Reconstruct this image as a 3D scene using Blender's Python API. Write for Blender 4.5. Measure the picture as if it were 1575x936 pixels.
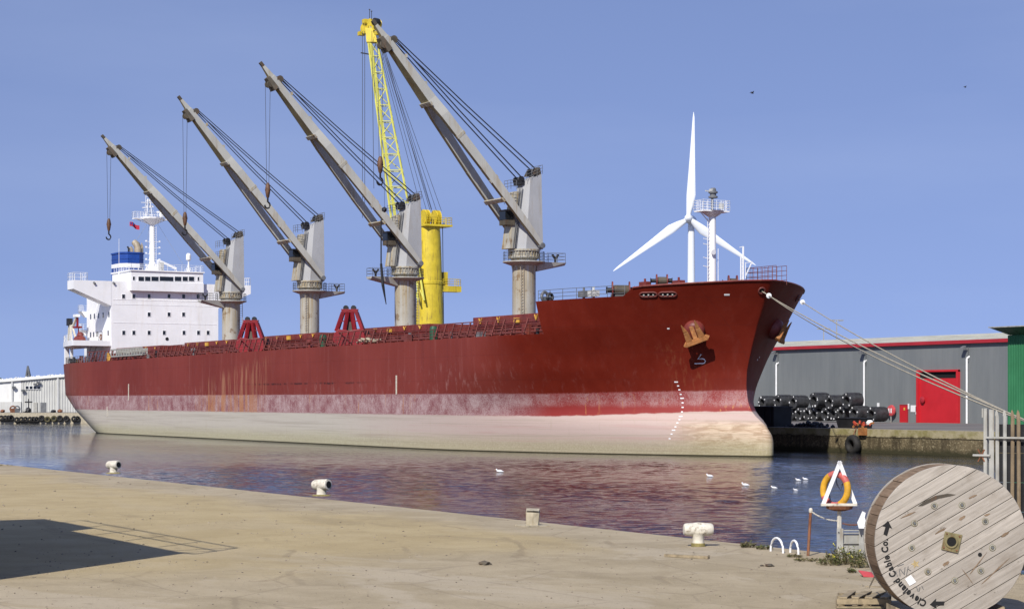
import bpy, bmesh, math, random
import numpy as np
from mathutils import Vector, Matrix, noise as mnoise
from mathutils.bvhtree import BVHTree

random.seed(11)
scene = bpy.context.scene
for o in list(bpy.data.objects):
    bpy.data.objects.remove(o)
col = scene.collection

# ------------------------------------------------------------------ camera
# World frame: X runs along the dock (ship's bow at +X), Y across it, water at z = 0.
FOC = 3000.0                    # focal length in photo pixels (photo 1575 wide)
HOR = 613.0                     # horizon row
EYE = 5.33                      # camera height over the water
QUAY = 2.33                     # quay level over the water
TH = math.atan(1717 / FOC)
CT, ST = math.cos(TH), math.sin(TH)
cam = bpy.data.cameras.new('camera')
cam_o = bpy.data.objects.new('camera', cam)
col.objects.link(cam_o)
cam_o.matrix_world = Matrix(((ST, 0, CT, 0), (CT, 0, -ST, 0), (0, 1, 0, EYE), (0, 0, 0, 1)))
cam.sensor_width = 36
cam.lens = 36 * FOC / 1575
cam.shift_y = (HOR - 468) / 1575
cam.clip_start = 0.5
cam.clip_end = 12000
scene.camera = cam_o
scene.render.resolution_x, scene.render.resolution_y = 1024, 608

# ------------------------------------------------------------------ light
SUN_EL = math.radians(40)
SUN = Vector((0.63 * math.cos(SUN_EL), -0.775 * math.cos(SUN_EL), math.sin(SUN_EL))).normalized()
sun = bpy.data.lights.new('sun', 'SUN')
sun.energy = 4.8
sun.angle = math.radians(0.53)
sun.color = (1.0, 0.955, 0.88)
sun_o = bpy.data.objects.new('sun', sun)
col.objects.link(sun_o)
sun_o.rotation_euler = (-SUN).to_track_quat('-Z', 'Y').to_euler()
sun_o.location = (0, 0, 80)

world = bpy.data.worlds.new('World')
scene.world = world
world.use_nodes = True
wn = world.node_tree
wn.nodes.clear()
sky = wn.nodes.new('ShaderNodeTexSky')
sky.sky_type = 'NISHITA'
sky.sun_disc = False
sky.sun_elevation = SUN_EL
sky.sun_rotation = math.atan2(SUN.x, SUN.y)
sky.altitude = 300
sky.air_density = 1.0
sky.dust_density = 0.15
sky.ozone_density = 2.5
bg = wn.nodes.new('ShaderNodeBackground')
bg.inputs[1].default_value = 0.135
wo = wn.nodes.new('ShaderNodeOutputWorld')
tcw = wn.nodes.new('ShaderNodeTexCoord')
mpw = wn.nodes.new('ShaderNodeMapping')            # sample the clear upper sky: the air that day was even, without a pale horizon band
mpw.inputs['Scale'].default_value = (1, 1, 0.75)
mpw.inputs['Location'].default_value = (0, 0, 0.30)
nmw = wn.nodes.new('ShaderNodeVectorMath'); nmw.operation = 'NORMALIZE'
wn.links.new(tcw.outputs['Generated'], mpw.inputs[0]); wn.links.new(mpw.outputs[0], nmw.inputs[0])
wn.links.new(nmw.outputs[0], sky.inputs[0])
tint = wn.nodes.new('ShaderNodeMix'); tint.data_type = 'RGBA'; tint.blend_type = 'MULTIPLY'; tint.inputs[0].default_value = 1
tint.inputs[7].default_value = (1.14, 0.95, 1.04, 1)
# thin high veil
nzw = wn.nodes.new('ShaderNodeTexNoise'); nzw.inputs['Scale'].default_value = 2.2; nzw.inputs['Detail'].default_value = 6
mp2 = wn.nodes.new('ShaderNodeMapping'); mp2.inputs['Scale'].default_value = (1, 1, 5)
wn.links.new(tcw.outputs['Generated'], mp2.inputs[0]); wn.links.new(mp2.outputs[0], nzw.inputs['Vector'])
mrw = wn.nodes.new('ShaderNodeMapRange'); mrw.inputs[1].default_value = 0.42; mrw.inputs[2].default_value = 0.75; mrw.inputs[4].default_value = 0.16
wn.links.new(nzw.outputs[0], mrw.inputs[0])
veil = wn.nodes.new('ShaderNodeMix'); veil.data_type = 'RGBA'; veil.inputs[7].default_value = (4.2, 4.9, 6.6, 1)
wn.links.new(sky.outputs[0], tint.inputs[6]); wn.links.new(tint.outputs[2], veil.inputs[6]); wn.links.new(mrw.outputs[0], veil.inputs[0])
wn.links.new(veil.outputs[2], bg.inputs[0])
wn.links.new(bg.outputs[0], wo.inputs[0])
scene.view_settings.view_transform = 'Standard'
scene.view_settings.look = 'None'
scene.view_settings.exposure = 0.12
scene.view_settings.gamma = 1


# ------------------------------------------------------------------ surveying helpers
def ray(px, py):
    u, v = (px - 787.5) / FOC, (HOR - py) / FOC
    return Vector((-CT + ST * u, ST + CT * u, v))


def pY(px, py, Y):
    d = ray(px, py); t = Y / d.y
    return Vector((d.x * t, Y, EYE + d.z * t))


def pX(px, py, X):
    d = ray(px, py); t = X / d.x
    return Vector((X, d.y * t, EYE + d.z * t))


def pZ(px, py, z=QUAY):
    d = ray(px, py); t = (z - EYE) / d.z
    return Vector((d.x * t, d.y * t, z))


def pD(px, py, dep):
    return Vector((0, 0, EYE)) + ray(px, py) * dep


RIGHT = Vector((ST, CT, 0)); AWAY = Vector((-CT, ST, 0)); UP = Vector((0, 0, 1))


def lin(r, g, b):
    f = lambda c: (c / 255 / 12.92) if c <= 10 else ((c / 255 + 0.055) / 1.055) ** 2.4
    return (f(r), f(g), f(b))


# ------------------------------------------------------------------ materials
class NT:
    def __init__(s, name):
        s.m = bpy.data.materials.new(name); s.m.use_nodes = True
        s.t = s.m.node_tree; s.n = s.t.nodes
        s.b = s.n['Principled BSDF']; s.out = s.n['Material Output']
        s._pos = None

    def link(s, a, b): s.t.links.new(a, b)

    def set(s, sock, v):
        if isinstance(v, bpy.types.NodeSocket): s.link(v, sock)
        elif isinstance(v, (tuple, list)) and len(v) == 3 and sock.type == 'RGBA': sock.default_value = (*v, 1)
        else: sock.default_value = v

    def pos(s):
        if not s._pos: s._pos = s.n.new('ShaderNodeNewGeometry').outputs['Position']
        return s._pos

    def obj(s): return s.n.new('ShaderNodeTexCoord').outputs['Object']

    def rnd(s): return s.n.new('ShaderNodeObjectInfo').outputs['Random']

    def sep(s, v):
        n = s.n.new('ShaderNodeSeparateXYZ'); s.link(v, n.inputs[0]); return n.outputs

    def scl(s, v, k, off=(0, 0, 0)):
        n = s.n.new('ShaderNodeMapping'); s.link(v, n.inputs[0])
        n.inputs['Scale'].default_value = k; n.inputs['Location'].default_value = off
        return n.outputs[0]

    def noise(s, v, scale=1, detail=5, rough=0.55, dist=0):
        n = s.n.new('ShaderNodeTexNoise'); s.link(v, n.inputs['Vector'])
        n.inputs['Scale'].default_value = scale; n.inputs['Detail'].default_value = detail
        n.inputs['Roughness'].default_value = rough; n.inputs['Distortion'].default_value = dist
        return n.outputs[0]

    def voro(s, v, scale=1, feature='F1'):
        n = s.n.new('ShaderNodeTexVoronoi'); s.link(v, n.inputs['Vector']); n.feature = feature
        n.inputs['Scale'].default_value = scale
        return n.outputs[0]

    def math(s, op, a, b=0.0, clamp=False):
        n = s.n.new('ShaderNodeMath'); n.operation = op; n.use_clamp = clamp
        s.set(n.inputs[0], a); s.set(n.inputs[1], b); return n.outputs[0]

    def step(s, v, lo, hi):          # smooth 0..1 ramp
        n = s.n.new('ShaderNodeMapRange'); n.interpolation_type = 'SMOOTHSTEP'
        s.set(n.inputs[0], v); n.inputs[1].default_value = lo; n.inputs[2].default_value = hi
        return n.outputs[0]

    def mix(s, f, a, b, mode='MIX'):
        n = s.n.new('ShaderNodeMix'); n.data_type = 'RGBA'; n.blend_type = mode
        s.set(n.inputs[0], f); s.set(n.inputs[6], a); s.set(n.inputs[7], b)
        return n.outputs[2]

    def bump(s, h, strength=0.3, dist=0.05):
        n = s.n.new('ShaderNodeBump'); n.inputs['Strength'].default_value = strength
        n.inputs['Distance'].default_value = dist
        s.link(h, n.inputs['Height']); s.link(n.outputs[0], s.b.inputs['Normal'])

    def fin(s, colr, rough=0.6, metal=0.0, spec=0.4):
        s.set(s.b.inputs['Base Color'], colr); s.set(s.b.inputs['Roughness'], rough)
        s.set(s.b.inputs['Metallic'], metal); s.b.inputs['Specular IOR Level'].default_value = spec
        return s.m


def paint(name, c, rough=0.5, var=0.25, scale=0.6, stain=None, stain_amt=0.5, streak=True, metal=0.0, bumpd=0.0, objsp=False):
    """Weathered painted surface: tone drift, vertical streaks and an optional stain colour."""
    t = NT(name); p = t.obj() if objsp else t.pos()
    a = t.noise(p, scale, 6, 0.6)
    k = tuple(x * (1 - var) for x in c); h = tuple(min(1, x * (1 + var * 0.6)) for x in c)
    cc = t.mix(t.step(a, 0.3, 0.7), k, h)
    if stain:
        s1 = t.noise(t.scl(p, (1.7 * scale / 0.6, 1.7 * scale / 0.6, 0.22 * scale / 0.6)) if streak else p, 1.6 if streak else 2.6 * scale, 7, 0.65)
        s2 = t.noise(p, 0.35 * scale / 0.6, 3, 0.5)
        f = t.math('MULTIPLY', t.step(s1, 0.47, 0.70), t.step(s2, 0.34, 0.60))
        cc = t.mix(t.math('MULTIPLY', f, stain_amt), cc, stain)
    if bumpd: t.bump(a, 0.5, bumpd)
    return t.fin(cc, t.math('ADD', t.math('MULTIPLY', a, 0.25), rough - 0.12), metal)


MAT = {}


def build_materials():
    m = MAT
    m['crane'] = paint('crane_grey_paint', (0.40, 0.395, 0.355), 0.55, 0.10, 0.3, (0.27, 0.19, 0.08), 0.6)
    m['crane_dark'] = paint('crane_grime', (0.085, 0.072, 0.052), 0.7, 0.35, 0.8, (0.15, 0.065, 0.025), 0.6)
    m['crane_house'] = paint('crane_house_grey', (0.335, 0.34, 0.345), 0.5, 0.07, 0.35, (0.25, 0.21, 0.15), 0.45)
    m['jib_under'] = paint('jib_stained_shaded_under', (0.26, 0.22, 0.12), 0.65, 0.3, 0.5, (0.20, 0.11, 0.04), 0.8, streak=False)  # ochre staining, with the underside's shade also darkened into the base colour
    t = NT('pedestal_paint'); p = t.pos(); x = t.sep(p)
    a = t.noise(p, 0.5, 6, 0.6); run = t.noise(t.scl(p, (2.6, 2.6, 0.10)), 1.0, 6, 0.65); blo = t.noise(p, 0.9, 6, 0.65)
    cc = t.mix(t.step(a, 0.3, 0.7), (0.35, 0.335, 0.28), (0.43, 0.42, 0.37))
    fr = t.math('MULTIPLY', t.step(run, 0.42, 0.62), t.math('ADD', 0.30, t.math('MULTIPLY', t.step(x[2], 14.5, 20), 0.7)))
    cc = t.mix(t.math('MULTIPLY', fr, 0.75), cc, (0.33, 0.235, 0.085))
    cc = t.mix(t.math('MULTIPLY', t.step(t.math('ADD', blo, t.math('MULTIPLY', run, 0.3)), 0.70, 0.82), 0.7), cc, (0.16, 0.09, 0.035))
    m['pedestal'] = t.fin(cc, 0.55)
    m['white'] = paint('ship_white_paint', (0.80, 0.80, 0.80), 0.45, 0.05, 0.4, (0.62, 0.56, 0.47), 0.30)
    m['white_plain'] = paint('white_paint', (0.78, 0.78, 0.77), 0.45, 0.06, 2.0)
    m['red_ship'] = paint('ship_red_paint', (0.17, 0.030, 0.024), 0.5, 0.28, 0.7, (0.26, 0.10, 0.05), 0.45)
    m['red_rail'] = paint('red_rail_paint', (0.16, 0.042, 0.034), 0.6, 0.25, 1.5)
    m['grab'] = paint('grab_red_paint', (0.22, 0.010, 0.015), 0.45, 0.3, 0.8, (0.11, 0.015, 0.012), 0.7)
    m['yellow_crane'] = paint('harbour_crane_yellow', (0.60, 0.46, 0.03), 0.5, 0.16, 0.7, (0.20, 0.13, 0.03), 0.85)
    m['yellow_lat'] = paint('boom_yellow', (0.62, 0.60, 0.12), 0.5, 0.12, 0.5)
    m['yellow'] = paint('yellow_paint', (0.62, 0.36, 0.06), 0.55, 0.2, 1.5)
    m['black'] = paint('black_steel', (0.018, 0.018, 0.02), 0.5, 0.3, 1.0)
    m['dark'] = paint('opening_shade', (0.006, 0.006, 0.006), 0.8, 0.1, 1.0)  # near-black that paints the shade inside openings onto flat plates
    m['rope_dark'] = paint('wire_rope', (0.035, 0.036, 0.045), 0.6, 0.2, 1.0)
    m['blue'] = paint('funnel_blue', (0.012, 0.055, 0.27), 0.4, 0.14, 0.5)
    m['tan'] = paint('exhaust_pipe', (0.36, 0.30, 0.21), 0.5, 0.25, 1.0, (0.12, 0.09, 0.06), 0.6)
    m['hook'] = paint('hook_paint', (0.13, 0.065, 0.035), 0.6, 0.5, 2.0)
    m['galv'] = paint('galvanised_steel', (0.35, 0.345, 0.31), 0.55, 0.2, 3.0, (0.20, 0.15, 0.09), 0.7)
    m['galv_dark'] = paint('dull_steel', (0.14, 0.145, 0.15), 0.55, 0.3, 1.5)
    m['turbine'] = paint('turbine_white', (0.72, 0.75, 0.78), 0.4, 0.03, 0.05)
    m['rubber'] = paint('tyre_rubber', (0.020, 0.019, 0.018), 0.75, 0.35, 2.0, (0.06, 0.05, 0.035), 0.4, bumpd=0.02)
    m['rubber_yellow'] = paint('tyre_faded', (0.085, 0.075, 0.035), 0.8, 0.35, 2.0)
    m['coil'] = paint('wire_rod_coil', (0.042, 0.043, 0.045), 0.42, 0.45, 2.2, bumpd=0.03)
    m['tag'] = paint('paper_tag', (0.75, 0.75, 0.74), 0.6, 0.05, 3.0)
    m['wh_red'] = paint('warehouse_red', (0.48, 0.018, 0.026), 0.45, 0.08, 0.5)
    m['wh_trim'] = paint('warehouse_trim_red', (0.36, 0.022, 0.032), 0.45, 0.12, 0.5)
    m['roof'] = paint('roof_sheet', (0.42, 0.42, 0.37), 0.5, 0.16, 0.15, (0.34, 0.30, 0.21), 0.4, streak=False)
    m['green'] = paint('green_cladding', (0.035, 0.17, 0.075), 0.45, 0.12, 0.5)
    m['green_dark'] = paint('green_canopy', (0.018, 0.07, 0.035), 0.5, 0.2, 0.5)
    m['anchor'] = paint('rusty_anchor', (0.34, 0.135, 0.040), 0.85, 0.35, 1.4, (0.42, 0.24, 0.11), 0.7, streak=False, bumpd=0.05)
    m['rust'] = paint('rust', (0.20, 0.075, 0.035), 0.85, 0.45, 6.0, (0.40, 0.30, 0.20), 0.5, bumpd=0.01)
    m['orange_red'] = paint('mooring_hook_red', (0.42, 0.06, 0.03), 0.6, 0.3, 1.5)
    m['ring_orange'] = paint('lifebuoy_orange', (0.62, 0.33, 0.02), 0.65, 0.2, 9.0, (0.40, 0.20, 0.05), 0.6, streak=False)
    m['ring_red'] = paint('lifebuoy_red', (0.48, 0.10, 0.085), 0.65, 0.2, 9.0, (0.55, 0.30, 0.25), 0.5, streak=False)
    m['bollard'] = paint('bollard_white', (0.62, 0.58, 0.48), 0.65, 0.18, 6.0, (0.17, 0.12, 0.06), 0.95, streak=False, bumpd=0.01)
    m['bollard_foot'] = paint('bollard_foot_moss', (0.24, 0.20, 0.07), 0.8, 0.3, 6.0)
    m['stone'] = paint('stone_stump', (0.42, 0.37, 0.27), 0.85, 0.22, 4.0, (0.22, 0.17, 0.08), 0.6, bumpd=0.02)
    m['gravel'] = paint('gravel', (0.26, 0.22, 0.16), 0.9, 0.5, 5.0)
    m['gull'] = paint('gull_white', (0.8, 0.8, 0.8), 0.7, 0.05, 5.0)
    m['gull_dark'] = paint('bird_dark', (0.03, 0.03, 0.035), 0.7, 0.2, 5.0)
    m['leaf'] = paint('weed_leaf', (0.075, 0.095, 0.022), 0.7, 0.5, 9.0)
    m['leaf_dry'] = paint('weed_dry', (0.16, 0.13, 0.06), 0.8, 0.4, 9.0)
    m['flower'] = paint('weed_flower', (0.70, 0.62, 0.03), 0.6, 0.1, 9.0)
    m['rope_light'] = paint('mooring_rope', (0.42, 0.37, 0.27), 0.8, 0.2, 3.0)
    m['plastic_red'] = paint('red_plastic', (0.50, 0.07, 0.075), 0.45, 0.2, 4.0)
    m['flag'] = paint('flag_cloth', (0.40, 0.02, 0.05), 0.8, 0.2, 1.0)
    m['pallet'] = paint('pallet_wood', (0.30, 0.24, 0.15), 0.85, 0.35, 6.0, (0.10, 0.08, 0.05), 0.6)
    m['pale_brown'] = paint('rust_brown_pale', (0.22, 0.165, 0.10), 0.7, 0.3, 4.0, (0.12, 0.07, 0.03), 0.6)
    m['cabin'] = paint('cabin_grey', (0.3, 0.31, 0.32), 0.6, 0.1, 1.0)
    m['ink'] = paint('black_stencil', (0.010, 0.010, 0.010), 0.8, 0.2, 5.0)
    m['hub'] = paint('hub_plate', (0.20, 0.17, 0.08), 0.7, 0.3, 8.0, (0.14, 0.06, 0.02), 0.6)
    m['star'] = paint('yellow_star', (0.46, 0.35, 0.17), 0.8, 0.3, 12.0)

    # window glass
    t = NT('window_glass'); t.fin((0.010, 0.012, 0.014), 0.08, 0, 0.6); m['glass'] = t.m

    # grey warehouse cladding: flat sheets with faint joints
    t = NT('warehouse_grey_cladding'); p = t.pos(); x = t.sep(p)
    a = t.noise(t.scl(p, (0.5, 1, 0.12)), 1.0, 5, 0.6)
    j = t.math('PINGPONG', x[0], 0.5)
    cc = t.mix(t.step(a, 0.3, 0.7), (0.150, 0.163, 0.166), (0.178, 0.190, 0.190))
    cc = t.mix(t.math('MULTIPLY', t.math('LESS_THAN', j, 0.025), 0.25), cc, (0.09, 0.1, 0.1))
    t.bump(j, 0.25, 0.05)
    m['wh_grey'] = t.fin(cc, 0.5)

    # far warehouse cladding, ribbed in geometry; slight dirt
    m['wh_far'] = paint('pale_cladding', (0.50, 0.50, 0.47), 0.55, 0.10, 0.25, (0.36, 0.34, 0.28), 0.5)
    m['wh_far_white'] = paint('white_cladding', (0.68, 0.68, 0.65), 0.55, 0.06, 0.25, (0.45, 0.42, 0.35), 0.4)
    m['wh_roof_far'] = paint('far_roof_sheet', (0.62, 0.62, 0.58), 0.55, 0.15, 0.4, streak=False)

    # ------------- near quay: sandy dirt over worn concrete
    t = NT('quay_ground'); p = t.pos(); x = t.sep(p)
    big = t.noise(p, 0.16, 5, 0.6, 0.4); mid = t.noise(p, 0.7, 7, 0.66, 0.3)
    fine = t.noise(p, 22, 6, 0.75); grit = t.noise(p, 70, 3, 0.7); pat = t.noise(t.scl(p, (0.45, 0.8, 1)), 0.33, 7, 0.68, 0.8)
    sand = t.mix(t.step(mid, 0.3, 0.7), (0.385, 0.302, 0.165), (0.450, 0.360, 0.205))
    conc = t.mix(t.step(mid, 0.32, 0.68), (0.335, 0.275, 0.180), (0.425, 0.352, 0.240))
    edge = t.math('ADD', x[1], t.math('MULTIPLY', big, 7))
    e1 = t.step(edge, 23.6, 25.9)
    rx = t.math('ADD', x[0], t.math('MULTIPLY', big, 12))
    e2 = t.math('MULTIPLY', t.step(rx, -31.0, -23.5), 0.9)
    f = t.math('MAXIMUM', e1, e2)
    cc = t.mix(f, sand, conc)
    # bleached bare patches, mostly on the concrete to the right
    cc = t.mix(t.math('MULTIPLY', t.math('MULTIPLY', t.step(pat, 0.53, 0.60), t.math('ADD', 0.25, t.math('MULTIPLY', e2, 0.75))), 0.6), cc, (0.47, 0.40, 0.295))
    cc = t.mix(t.math('MULTIPLY', t.step(pat, 0.43, 0.36), 0.28), cc, (0.235, 0.185, 0.115))
    # wheel tracks: wide arcs across the sand
    dx = t.math('ADD', x[0], 44.0); dy = t.math('ADD', x[1], 6.0)
    rad = t.math('SQRT', t.math('ADD', t.math('MULTIPLY', dx, dx), t.math('MULTIPLY', dy, dy)))
    rad = t.math('ADD', rad, t.math('MULTIPLY', big, 2.5))
    tr = t.math('PINGPONG', rad, 1.15)
    trk = t.math('MULTIPLY', t.step(tr, 1.0, 1.13), t.step(t.noise(p, 0.25, 5, 0.65), 0.5, 0.62))
    cc = t.mix(t.math('MULTIPLY', trk, 0.38), cc, (0.22, 0.17, 0.105))
    blot = t.noise(p, 3.1, 8, 0.75)
    cc = t.mix(t.math('MULTIPLY', t.step(blot, 0.60, 0.70), 0.42), cc, (0.18, 0.14, 0.09))
    cc = t.mix(t.math('MULTIPLY', t.step(fine, 0.57, 0.68), 0.50), cc, (0.155, 0.125, 0.085))
    cc = t.mix(t.math('MULTIPLY', t.step(fine, 0.43, 0.32), 0.40), cc, (0.54, 0.47, 0.36))
    ck = t.voro(t.scl(p, (0.5, 0.8, 1), (3, 1, 0)), 0.55, 'DISTANCE_TO_EDGE'); ck = t.math('ADD', ck, t.math('MULTIPLY', t.math('SUBTRACT', blot, 0.5), 0.06))
    cc = t.mix(t.math('MULTIPLY', t.math('MULTIPLY', t.step(ck, 0.016, 0.004), t.math('ADD', 0.1, t.math('MULTIPLY', f, 0.9))), 0.28), cc, (0.16, 0.125, 0.085))
    vd = t.voro(p, 2.4); cc = t.mix(t.math('MULTIPLY', t.step(vd, 0.055, 0.03), 0.7), cc, (0.10, 0.08, 0.055))
    h = t.math('ADD', t.math('MULTIPLY', fine, 0.5), t.math('ADD', t.math('MULTIPLY', grit, 0.3), t.math('ADD', t.math('MULTIPLY', blot, 0.7), t.math('MULTIPLY', trk, -0.5))))
    t.bump(h, 0.6, 0.05)
    m['ground'] = t.fin(cc, 0.92, 0, 0.15)

    # far quay surface
    t = NT('far_quay_surface'); p = t.pos()
    a = t.noise(t.scl(p, (0.15, 0.6, 1)), 0.5, 5, 0.6)
    m['far_ground'] = t.fin(t.mix(t.step(a, 0.3, 0.7), (0.125, 0.115, 0.11), (0.20, 0.185, 0.175)), 0.9, 0, 0.2)

    # quay wall: mossy pale cap, brown below, wet and dark near the water
    t = NT('quay_wall_concrete'); p = t.pos(); x = t.sep(p)
    a = t.noise(p, 0.8, 7, 0.68); b = t.noise(t.scl(p, (1, 1, 0.25)), 1.1, 6, 0.6); c = t.noise(p, 4.5, 5, 0.7)
    z = t.math('ADD', x[2], t.math('MULTIPLY', t.math('SUBTRACT', a, 0.5), 1.1))
    cc = t.mix(t.step(b, 0.35, 0.65), (0.075, 0.058, 0.030), (0.155, 0.120, 0.065))
    cc = t.mix(t.math('MULTIPLY', t.step(c, 0.50, 0.64), 0.75), cc, (0.34, 0.285, 0.17))
    cc = t.mix(t.math('MULTIPLY', t.step(t.noise(t.scl(p, (1.6, 1, 0.12)), 1.0, 4, 0.6), 0.54, 0.66), 0.7), cc, (0.045, 0.034, 0.018))
    cap = t.mix(t.step(a, 0.38, 0.62), (0.235, 0.205, 0.085), (0.36, 0.31, 0.19))
    cc = t.mix(t.step(z, 1.55, 1.75), cc, cap)
    cc = t.mix(t.step(z, 0.75, 0.15), cc, (0.040, 0.036, 0.016))
    t.bump(t.math('ADD', c, a), 0.6, 0.10)
    m['quay_wall'] = t.fin(cc, 0.85, 0, 0.3)

    # ------------- water
    t = NT('harbour_water'); p = t.pos()
    x = t.sep(p)
    w1 = t.noise(t.scl(p, (0.75, 1.0, 1)), 0.55, 4, 0.55, 0.4)
    w2 = t.noise(p, 2.6, 4, 0.6, 0.3)
    w3 = t.noise(t.scl(p, (0.4, 1, 1)), 0.06, 4, 0.55)
    calm = t.math('ADD', t.math('MULTIPLY', t.step(w3, 0.34, 0.62), 0.75), 0.35)
    outer = t.math('MAXIMUM', t.step(x[0], -140, -190), t.step(x[0], -17, -14))
    h = t.math('ADD', t.math('MULTIPLY', t.math('MULTIPLY', w1, outer), 1.0), t.math('MULTIPLY', w2, 0.16))
    h = t.math('MULTIPLY', h, calm)
    t.bump(h, 1.0, 0.27)
    t.b.inputs['IOR'].default_value = 1.33
    m['water'] = t.fin((0.008, 0.010, 0.012), 0.04, 0, 0.3)

    # ------------- hull
    t = NT('hull_paint'); p = t.pos(); x = t.sep(p); X, Y, Z = x[0], x[1], x[2]
    big = t.noise(p, 0.10, 4, 0.5); n1 = t.noise(p, 0.55, 6, 0.62)
    sp = t.noise(t.scl(p, (1.2, 1.2, 0.8)), 7.5, 7, 0.9); st = t.noise(t.scl(p, (1.1, 1.1, 0.07)), 1.0, 6, 0.65)
    st2 = t.noise(t.scl(p, (3.0, 3.0, 0.16)), 1.0, 4, 0.6)
    # red topsides: faded amidships, freshly painted forward
    faded = t.mix(t.step(big, 0.3, 0.7), (0.165, 0.027, 0.018), (0.205, 0.037, 0.026))
    fresh = t.mix(t.step(n1, 0.3, 0.7), (0.130, 0.0105, 0.0036), (0.152, 0.0140, 0.0050))
    fx = t.math('ADD', X, t.math('ADD', t.math('MULTIPLY', big, 10), t.math('MULTIPLY', n1, 5)))
    ff = t.step(fx, -166, -157)
    aft = t.step(fx, -285, -312)
    red = t.mix(ff, faded, fresh)
    red = t.mix(t.math('MULTIPLY', aft, 0.55), red, (0.155, 0.062, 0.034))
    notf = t.math('SUBTRACT', 1.0, t.math('MULTIPLY', ff, 0.8))
    red = t.mix(t.math('MULTIPLY', t.math('MULTIPLY', t.step(st, 0.52, 0.75), 0.35), notf), red, (0.30, 0.11, 0.095))
    red = t.mix(t.math('MULTIPLY', t.math('MULTIPLY', t.step(st, 0.46, 0.28), 0.35), notf), red, (0.115, 0.022, 0.020))
    # plate seams
    sz = t.math('PINGPONG', t.math('ADD', Z, 0.3), 1.25)
    red = t.mix(t.math('MULTIPLY', t.math('LESS_THAN', sz, 0.03), 0.18), red, (0.06, 0.012, 0.010))
    sx = t.math('PINGPONG', X, 4.6)
    red = t.mix(t.math('MULTIPLY', t.math('LESS_THAN', sx, 0.04), 0.14), red, (0.07, 0.014, 0.012))
    # scraped chalky patches just above the boot band
    low = t.math('MULTIPLY', t.step(t.math('SUBTRACT', Z, t.math('MULTIPLY', t.step(X, -205, -175), 2.0)), 8.3, 6.0), notf)
    scr = t.math('MULTIPLY', t.step(t.noise(t.scl(p, (1.0, 1.0, 0.35)), 1.5, 7, 0.75), 0.53, 0.70), low)
    red = t.mix(t.math('MULTIPLY', scr, 0.55), red, (0.33, 0.165, 0.145))
    # rust streaks running down a stretch amidships, and at the aft corner
    g1 = t.math('MULTIPLY', t.step(X, -252, -244), t.step(X, -224, -231))
    zz = t.math('SUBTRACT', Z, t.math('MULTIPLY', t.math('ADD', X, 250), 0.13))
    g1 = t.math('MULTIPLY', g1, t.step(zz, 8.4, 6.6))
    red = t.mix(t.math('MULTIPLY', t.math('MULTIPLY', g1, t.step(st2, 0.50, 0.62)), 0.55), red, (0.40, 0.20, 0.11))
    zs = t.math('ABSOLUTE', t.math('SUBTRACT', Z, t.math('ADD', 7.15, t.math('MULTIPLY', t.math('SUBTRACT', n1, 0.5), 0.35))))
    sc = t.math('MULTIPLY', t.step(zs, 0.16, 0.05), t.math('MULTIPLY', t.math('MULTIPLY', t.step(X, -236, -229), t.step(X, -196, -206)), t.step(st, 0.45, 0.55)))
    red = t.mix(t.math('MULTIPLY', sc, 0.8), red, (0.035, 0.012, 0.010))
    ar = t.math('MULTIPLY', t.math('MULTIPLY', t.step(X, -153.2, -152.4), t.step(X, -149.4, -150.2)), t.math('MULTIPLY', t.step(Z, 11.2, 9.6), t.step(st2, 0.50, 0.66)))
    red = t.mix(t.math('MULTIPLY', ar, 0.35), red, (0.22, 0.07, 0.03))
    # boot band: speckled pink and white over red
    zb = t.math('ADD', Z, t.math('MULTIPLY', t.math('SUBTRACT', n1, 0.5), 0.30))
    spk = t.step(t.math('ADD', sp, t.math('ADD', t.math('MULTIPLY', t.math('SUBTRACT', n1, 0.5), 0.45), t.math('MULTIPLY', t.math('SUBTRACT', st2, 0.5), 0.15))), 0.36, 0.64)
    bandred = t.mix(ff, (0.20, 0.060, 0.064), (0.235, 0.028, 0.024))
    bandwh = t.mix(n1, (0.43, 0.27, 0.26), (0.54, 0.44, 0.42))
    # forward, the lower half of the band is clean red
    keep = t.math('SUBTRACT', 1.0, t.math('MULTIPLY', ff, t.step(zb, 5.0, 4.4)))
    keep = t.math('MULTIPLY', keep, t.math('SUBTRACT', 1.0, t.math('MULTIPLY', ff, 0.35)))
    band = t.mix(t.math('MULTIPLY', t.math('MULTIPLY', spk, keep), 0.85), bandred, bandwh)
    rst = t.math('MULTIPLY', t.step(st2, 0.42, 0.56), t.math('MAXIMUM', t.math('MULTIPLY', t.step(X, -253, -246), t.step(X, -226, -232)), t.math('MULTIPLY', t.step(X, -309, -313), 0.9)))
    iso = t.math('MULTIPLY', t.step(st2, 0.60, 0.64), t.step(big, 0.45, 0.55))
    band = t.mix(t.math('MULTIPLY', t.math('MAXIMUM', rst, iso), 0.72), band, (0.40, 0.17, 0.06))
    # bottom: chalky white, pinkish forward, weed green at the waterline, tan on the bulb
    wx = t.step(fx, -205, -160)
    wht = t.mix(wx, (0.47, 0.43, 0.36), (0.47, 0.36, 0.315))
    hz = t.noise(t.scl(p, (0.05, 0.05, 1.6)), 1.4, 5, 0.6)
    wht = t.mix(t.math('MULTIPLY', t.step(hz, 0.5, 0.66), 0.45), wht, t.mix(wx, (0.37, 0.325, 0.275), (0.45, 0.28, 0.25)))
    wht = t.mix(t.math('MULTIPLY', t.math('MULTIPLY', t.step(sp, 0.52, 0.66), t.step(zb, 0.8, 2.2)), 0.35), wht, (0.36, 0.24, 0.21))
    tan = t.math('MULTIPLY', t.step(t.math('ADD', X, t.math('MULTIPLY', n1, 4)), -152, -146), t.step(zb, 3.6, 2.7))
    brk = t.noise(t.scl(p, (0.35, 0.35, 1.8)), 1.6, 6, 0.7, 0.8)
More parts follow.
